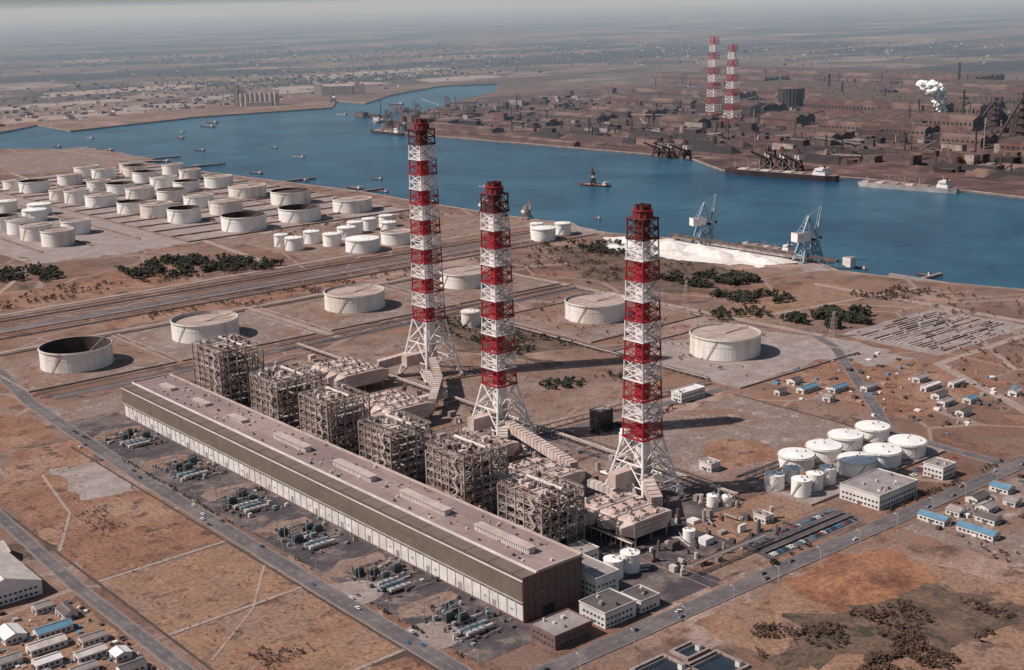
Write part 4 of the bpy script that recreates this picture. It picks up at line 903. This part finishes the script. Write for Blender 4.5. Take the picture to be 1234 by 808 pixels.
def rwstack(x,y,h):
    b=MB(); n=11
    for i in range(n):
        z0=h*i/n;z1=h*(i+1)/n;k='red' if i%2==0 else 'white'; b.cyl(0,0,z0,z1,2.2,2.0,k,12,cap=(i==n-1))
        q=[(-1,-1),(1,-1),(1,1),(-1,1)]
        for hf in (0,1):
            f0=(i+hf/2)/n; f1=(i+(hf+1)/2)/n; a=17-9*f0**.7; c=17-9*f1**.7; za=h*f0; zc=h*f1
            for j in range(4):
                u=q[j];v=q[(j+1)%4]; b.tube((u[0]*a,u[1]*a,za),(u[0]*c,u[1]*c,zc),.9,k); b.tube((u[0]*a,u[1]*a,za),(v[0]*c,v[1]*c,zc),.5,k); b.tube((v[0]*a,v[1]*a,za),(u[0]*c,u[1]*c,zc),.5,k)
                b.tube((u[0]*a,u[1]*a,za),(v[0]*a,v[1]*a,za),.5,k)
    b.obj('steelworks_chimney',(x,y,0))
rwstack(2850,2530,225); rwstack(2745,2371,210)
for (x,y,h,r) in ((3550,1900,110,6),(3300,1500,120,5),(3020,1500,130,5),(3080,1440,140,6),(3000,1330,120,5),(3200,1250,130,6),(3400,2500,70,4),(2500,1500,55,3),(3600,2700,80,5),(4200,2600,90,6),(3050,2000,60,4),(2960,1650,90,4),(3180,1950,80,4),(3260,2250,70,4),(3120,2500,60,4),(2860,1900,60,3)):
    b=MB(); b.cyl(0,0,0,h,r,r*.7,R.choice(('rust','steeld','rustd')),14,'soot'); b.cyl(0,0,h*.9,h*.92,r,r,'rustd',14); b.cyl(0,0,0,4,r*1.5,r*1.4,'concrete',14); b.obj('factory_chimney',(x,y,0))
b=MB()
b.cyl(0,0,0,60,38,38,'rustd',32); b.cyl(0,0,60,66,38,3,'rust',32)
for i in range(24): a=i/24*6.283; b.box(39*math.cos(a)-1,39*math.cos(a)+1,39*math.sin(a)-1,39*math.sin(a)+1,0,62,'steeld')
for z in (15,30,45,60): b.ring(0,0,z,38,40,'steeld',32)
b.obj('gas_holder',(3230,2560,0))
b=MB()
for i in range(2200):
    x=R.uniform(2240,4400);y=R.uniform(500,3500)
    if y>1000+x*.85+600: continue
    q=R.uniform(.35,1)
    a=R.uniform(5,18)*q;c=R.uniform(5,44)*q;h=R.uniform(5,26)*q
    k=R.choice(('rust','rustd','steeld','rustd','ore','steeld','grey','dgrey','coal','rustd','steel'))
    t=R.random()
    if t<.55: b.box(x-a,x+a,y-c,y+c,0,h,k,R.choice(('rustd','ore','rustd','dgrey','rust')))
    elif t<.7: b.cyl(x,y,0,h,a*.6,a*.6,k,12)
    elif t<.88: b.tube((x,y,h),(x+R.uniform(-60,60),y+R.uniform(-160,160),R.uniform(5,30)),1.6,k)
    else: b.tube((x,y,0),(x,y,h*3),1.6,k,8)
b.obj('steelworks_plant')
b=MB()
for i in range(70):
    x=R.choice((2235,2290,2345,2400))+R.uniform(-6,6); y=R.uniform(600,2650); L=R.uniform(30,90); h=R.uniform(8,15); k=R.choice(('ore','coal','rustd','coal'))
    b.hexa([(x-20,y-L,0),(x+20,y-L,0),(x+20,y+L,0),(x-20,y+L,0)],[(x-1,y-L+16,h),(x+1,y-L+16,h),(x+1,y+L-16,h),(x-1,y+L-16,h)],k)
b.obj('ore_stockpile')
b=MB()
for t in ((2106,2126,2300,2900,7),(2200,2240,2720,3000,8),(2140,2160,1980,2260,7),(2280,2400,3020,3230,8),(2420,2520,3160,3330,8)):
    xa,xb,ya,yb,h=t; b.box(xa,xb,ya,yb,0,h,'rust'); b.hexa([(xa-1,ya-1,h),(xb+1,ya-1,h),(xb+1,yb+1,h),(xa-1,yb+1,h)],[((xa+xb)/2-1,ya-1,h+5),((xa+xb)/2+1,ya-1,h+5),((xa+xb)/2+1,yb+1,h+5),((xa+xb)/2-1,yb+1,h+5)],'ore')
    y=ya+3
    while y<yb-6: b.box(xa-.3,xa+.1,y,y+5,1,5,'dgrey'); y+=10
b.obj('quayside_warehouse')
b=MB()
for i in range(260):
    t=i/260; rr=7+26*t; a=R.uniform(0,6.3); d=R.uniform(0,1)
    x=math.cos(a)*rr*d-t*22;y=math.sin(a)*rr*d*.8+t*50+8*math.sin(t*7);z=14+t*92; q=(7+rr)*R.uniform(.16,.32); b.blob(x,y,z,q,q,q*.8,'steam',9); b.blob(x,y,z-q*.3,q,q,-q*.6,'steam',9)
o=b.obj('steam_plume',(3060,1915,0))
for p in o.data.polygons: p.use_smooth=True
# ------------------------------------------------------------------ far left port
b=MB()
for i in range(8):
    for j in range(2): b.cyl(i*17-60,j*17,0,44,8.4,8.4,'esp',16,'grey')
b.box(-70,70,2,14,44,54,'esp','grey'); b.box(-84,-70,-6,22,0,76,'steel','grey'); b.box(-40,50,-30,-12,0,14,'grey')
b.obj('grain_silo',(2320,4160,0),rot=-.7)
b=MB(); b.box(-60,60,-14,14,0,34,'grey','steell'); b.box(-90,-62,-12,12,0,46,'steell'); b.box(64,100,-14,14,0,40,'steel')
for i in range(12): b.box(-58+i*10,-56+i*10,-14.6,-14,0,34,'steell')
b.obj('flour_mill',(2788,4380,0),rot=-.7)
b=MB()
for (cx,cy,sx,sy,n) in ((2100,4450,900,400,220),(1500,4700,600,500,160),(3500,5400,1200,700,300),(2600,5400,1100,700,260),(6500,5200,1900,1600,500),(5200,7200,2000,1400,400),(4500,9000,2600,1800,300)):
    for i in range(n):
        x=R.gauss(cx,sx*.5);y=R.gauss(cy,sy*.5)
        if y<3990+.25*(x-1300)+60 and cy>4000 and x<3300: continue
        if y<4500 and 3200<x<3700: continue
        s=R.uniform(4,11); h=R.uniform(3,8)
        b.hexa([(x-s,y-s*.6,0),(x+s,y-s*.6,0),(x+s,y+s*.6,0),(x-s,y+s*.6,0)],[(x-s,y-s*.2,h),(x+s,y-s*.2,h),(x+s,y+s*.2,h),(x-s,y+s*.2,h)],R.choice(('grey','wallw','steel','rust','dgrey')),R.choice(('grey','dgrey','steel','rust')))
b.obj('distant_town')
for (x,y,h) in ((1800,4200,30),(2560,4060,40)): crane(x,y,h,'dgrey','dgrey',False,9,rot=2)
# ------------------------------------------------------------------ haze bank over the far plain (real scattering air)
hz=bpy.data.materials.new('haze_air'); hz.use_nodes=True; nt=hz.node_tree; nt.nodes.clear()
o=nt.nodes.new('ShaderNodeOutputMaterial'); vs=nt.nodes.new('ShaderNodeVolumeScatter'); vs.inputs['Color'].default_value=(.52,.76,1,1); vs.inputs['Density'].default_value=1/12500; vs.inputs['Anisotropy'].default_value=.0
nt.links.new(vs.outputs[0],o.inputs['Volume']); M['haze']=hz
b=MB(); f2=Vector((math.sin(AZ),math.cos(AZ),0)); r2=right; D0=2700; p=[f2*D0-r2*50000,f2*D0+r2*50000,f2*70000+r2*50000,f2*70000-r2*50000]
b.hexa([q+Vector((0,0,-20)) for q in p],[q+Vector((0,0,420)) for q in p],'haze'); b.obj('haze')
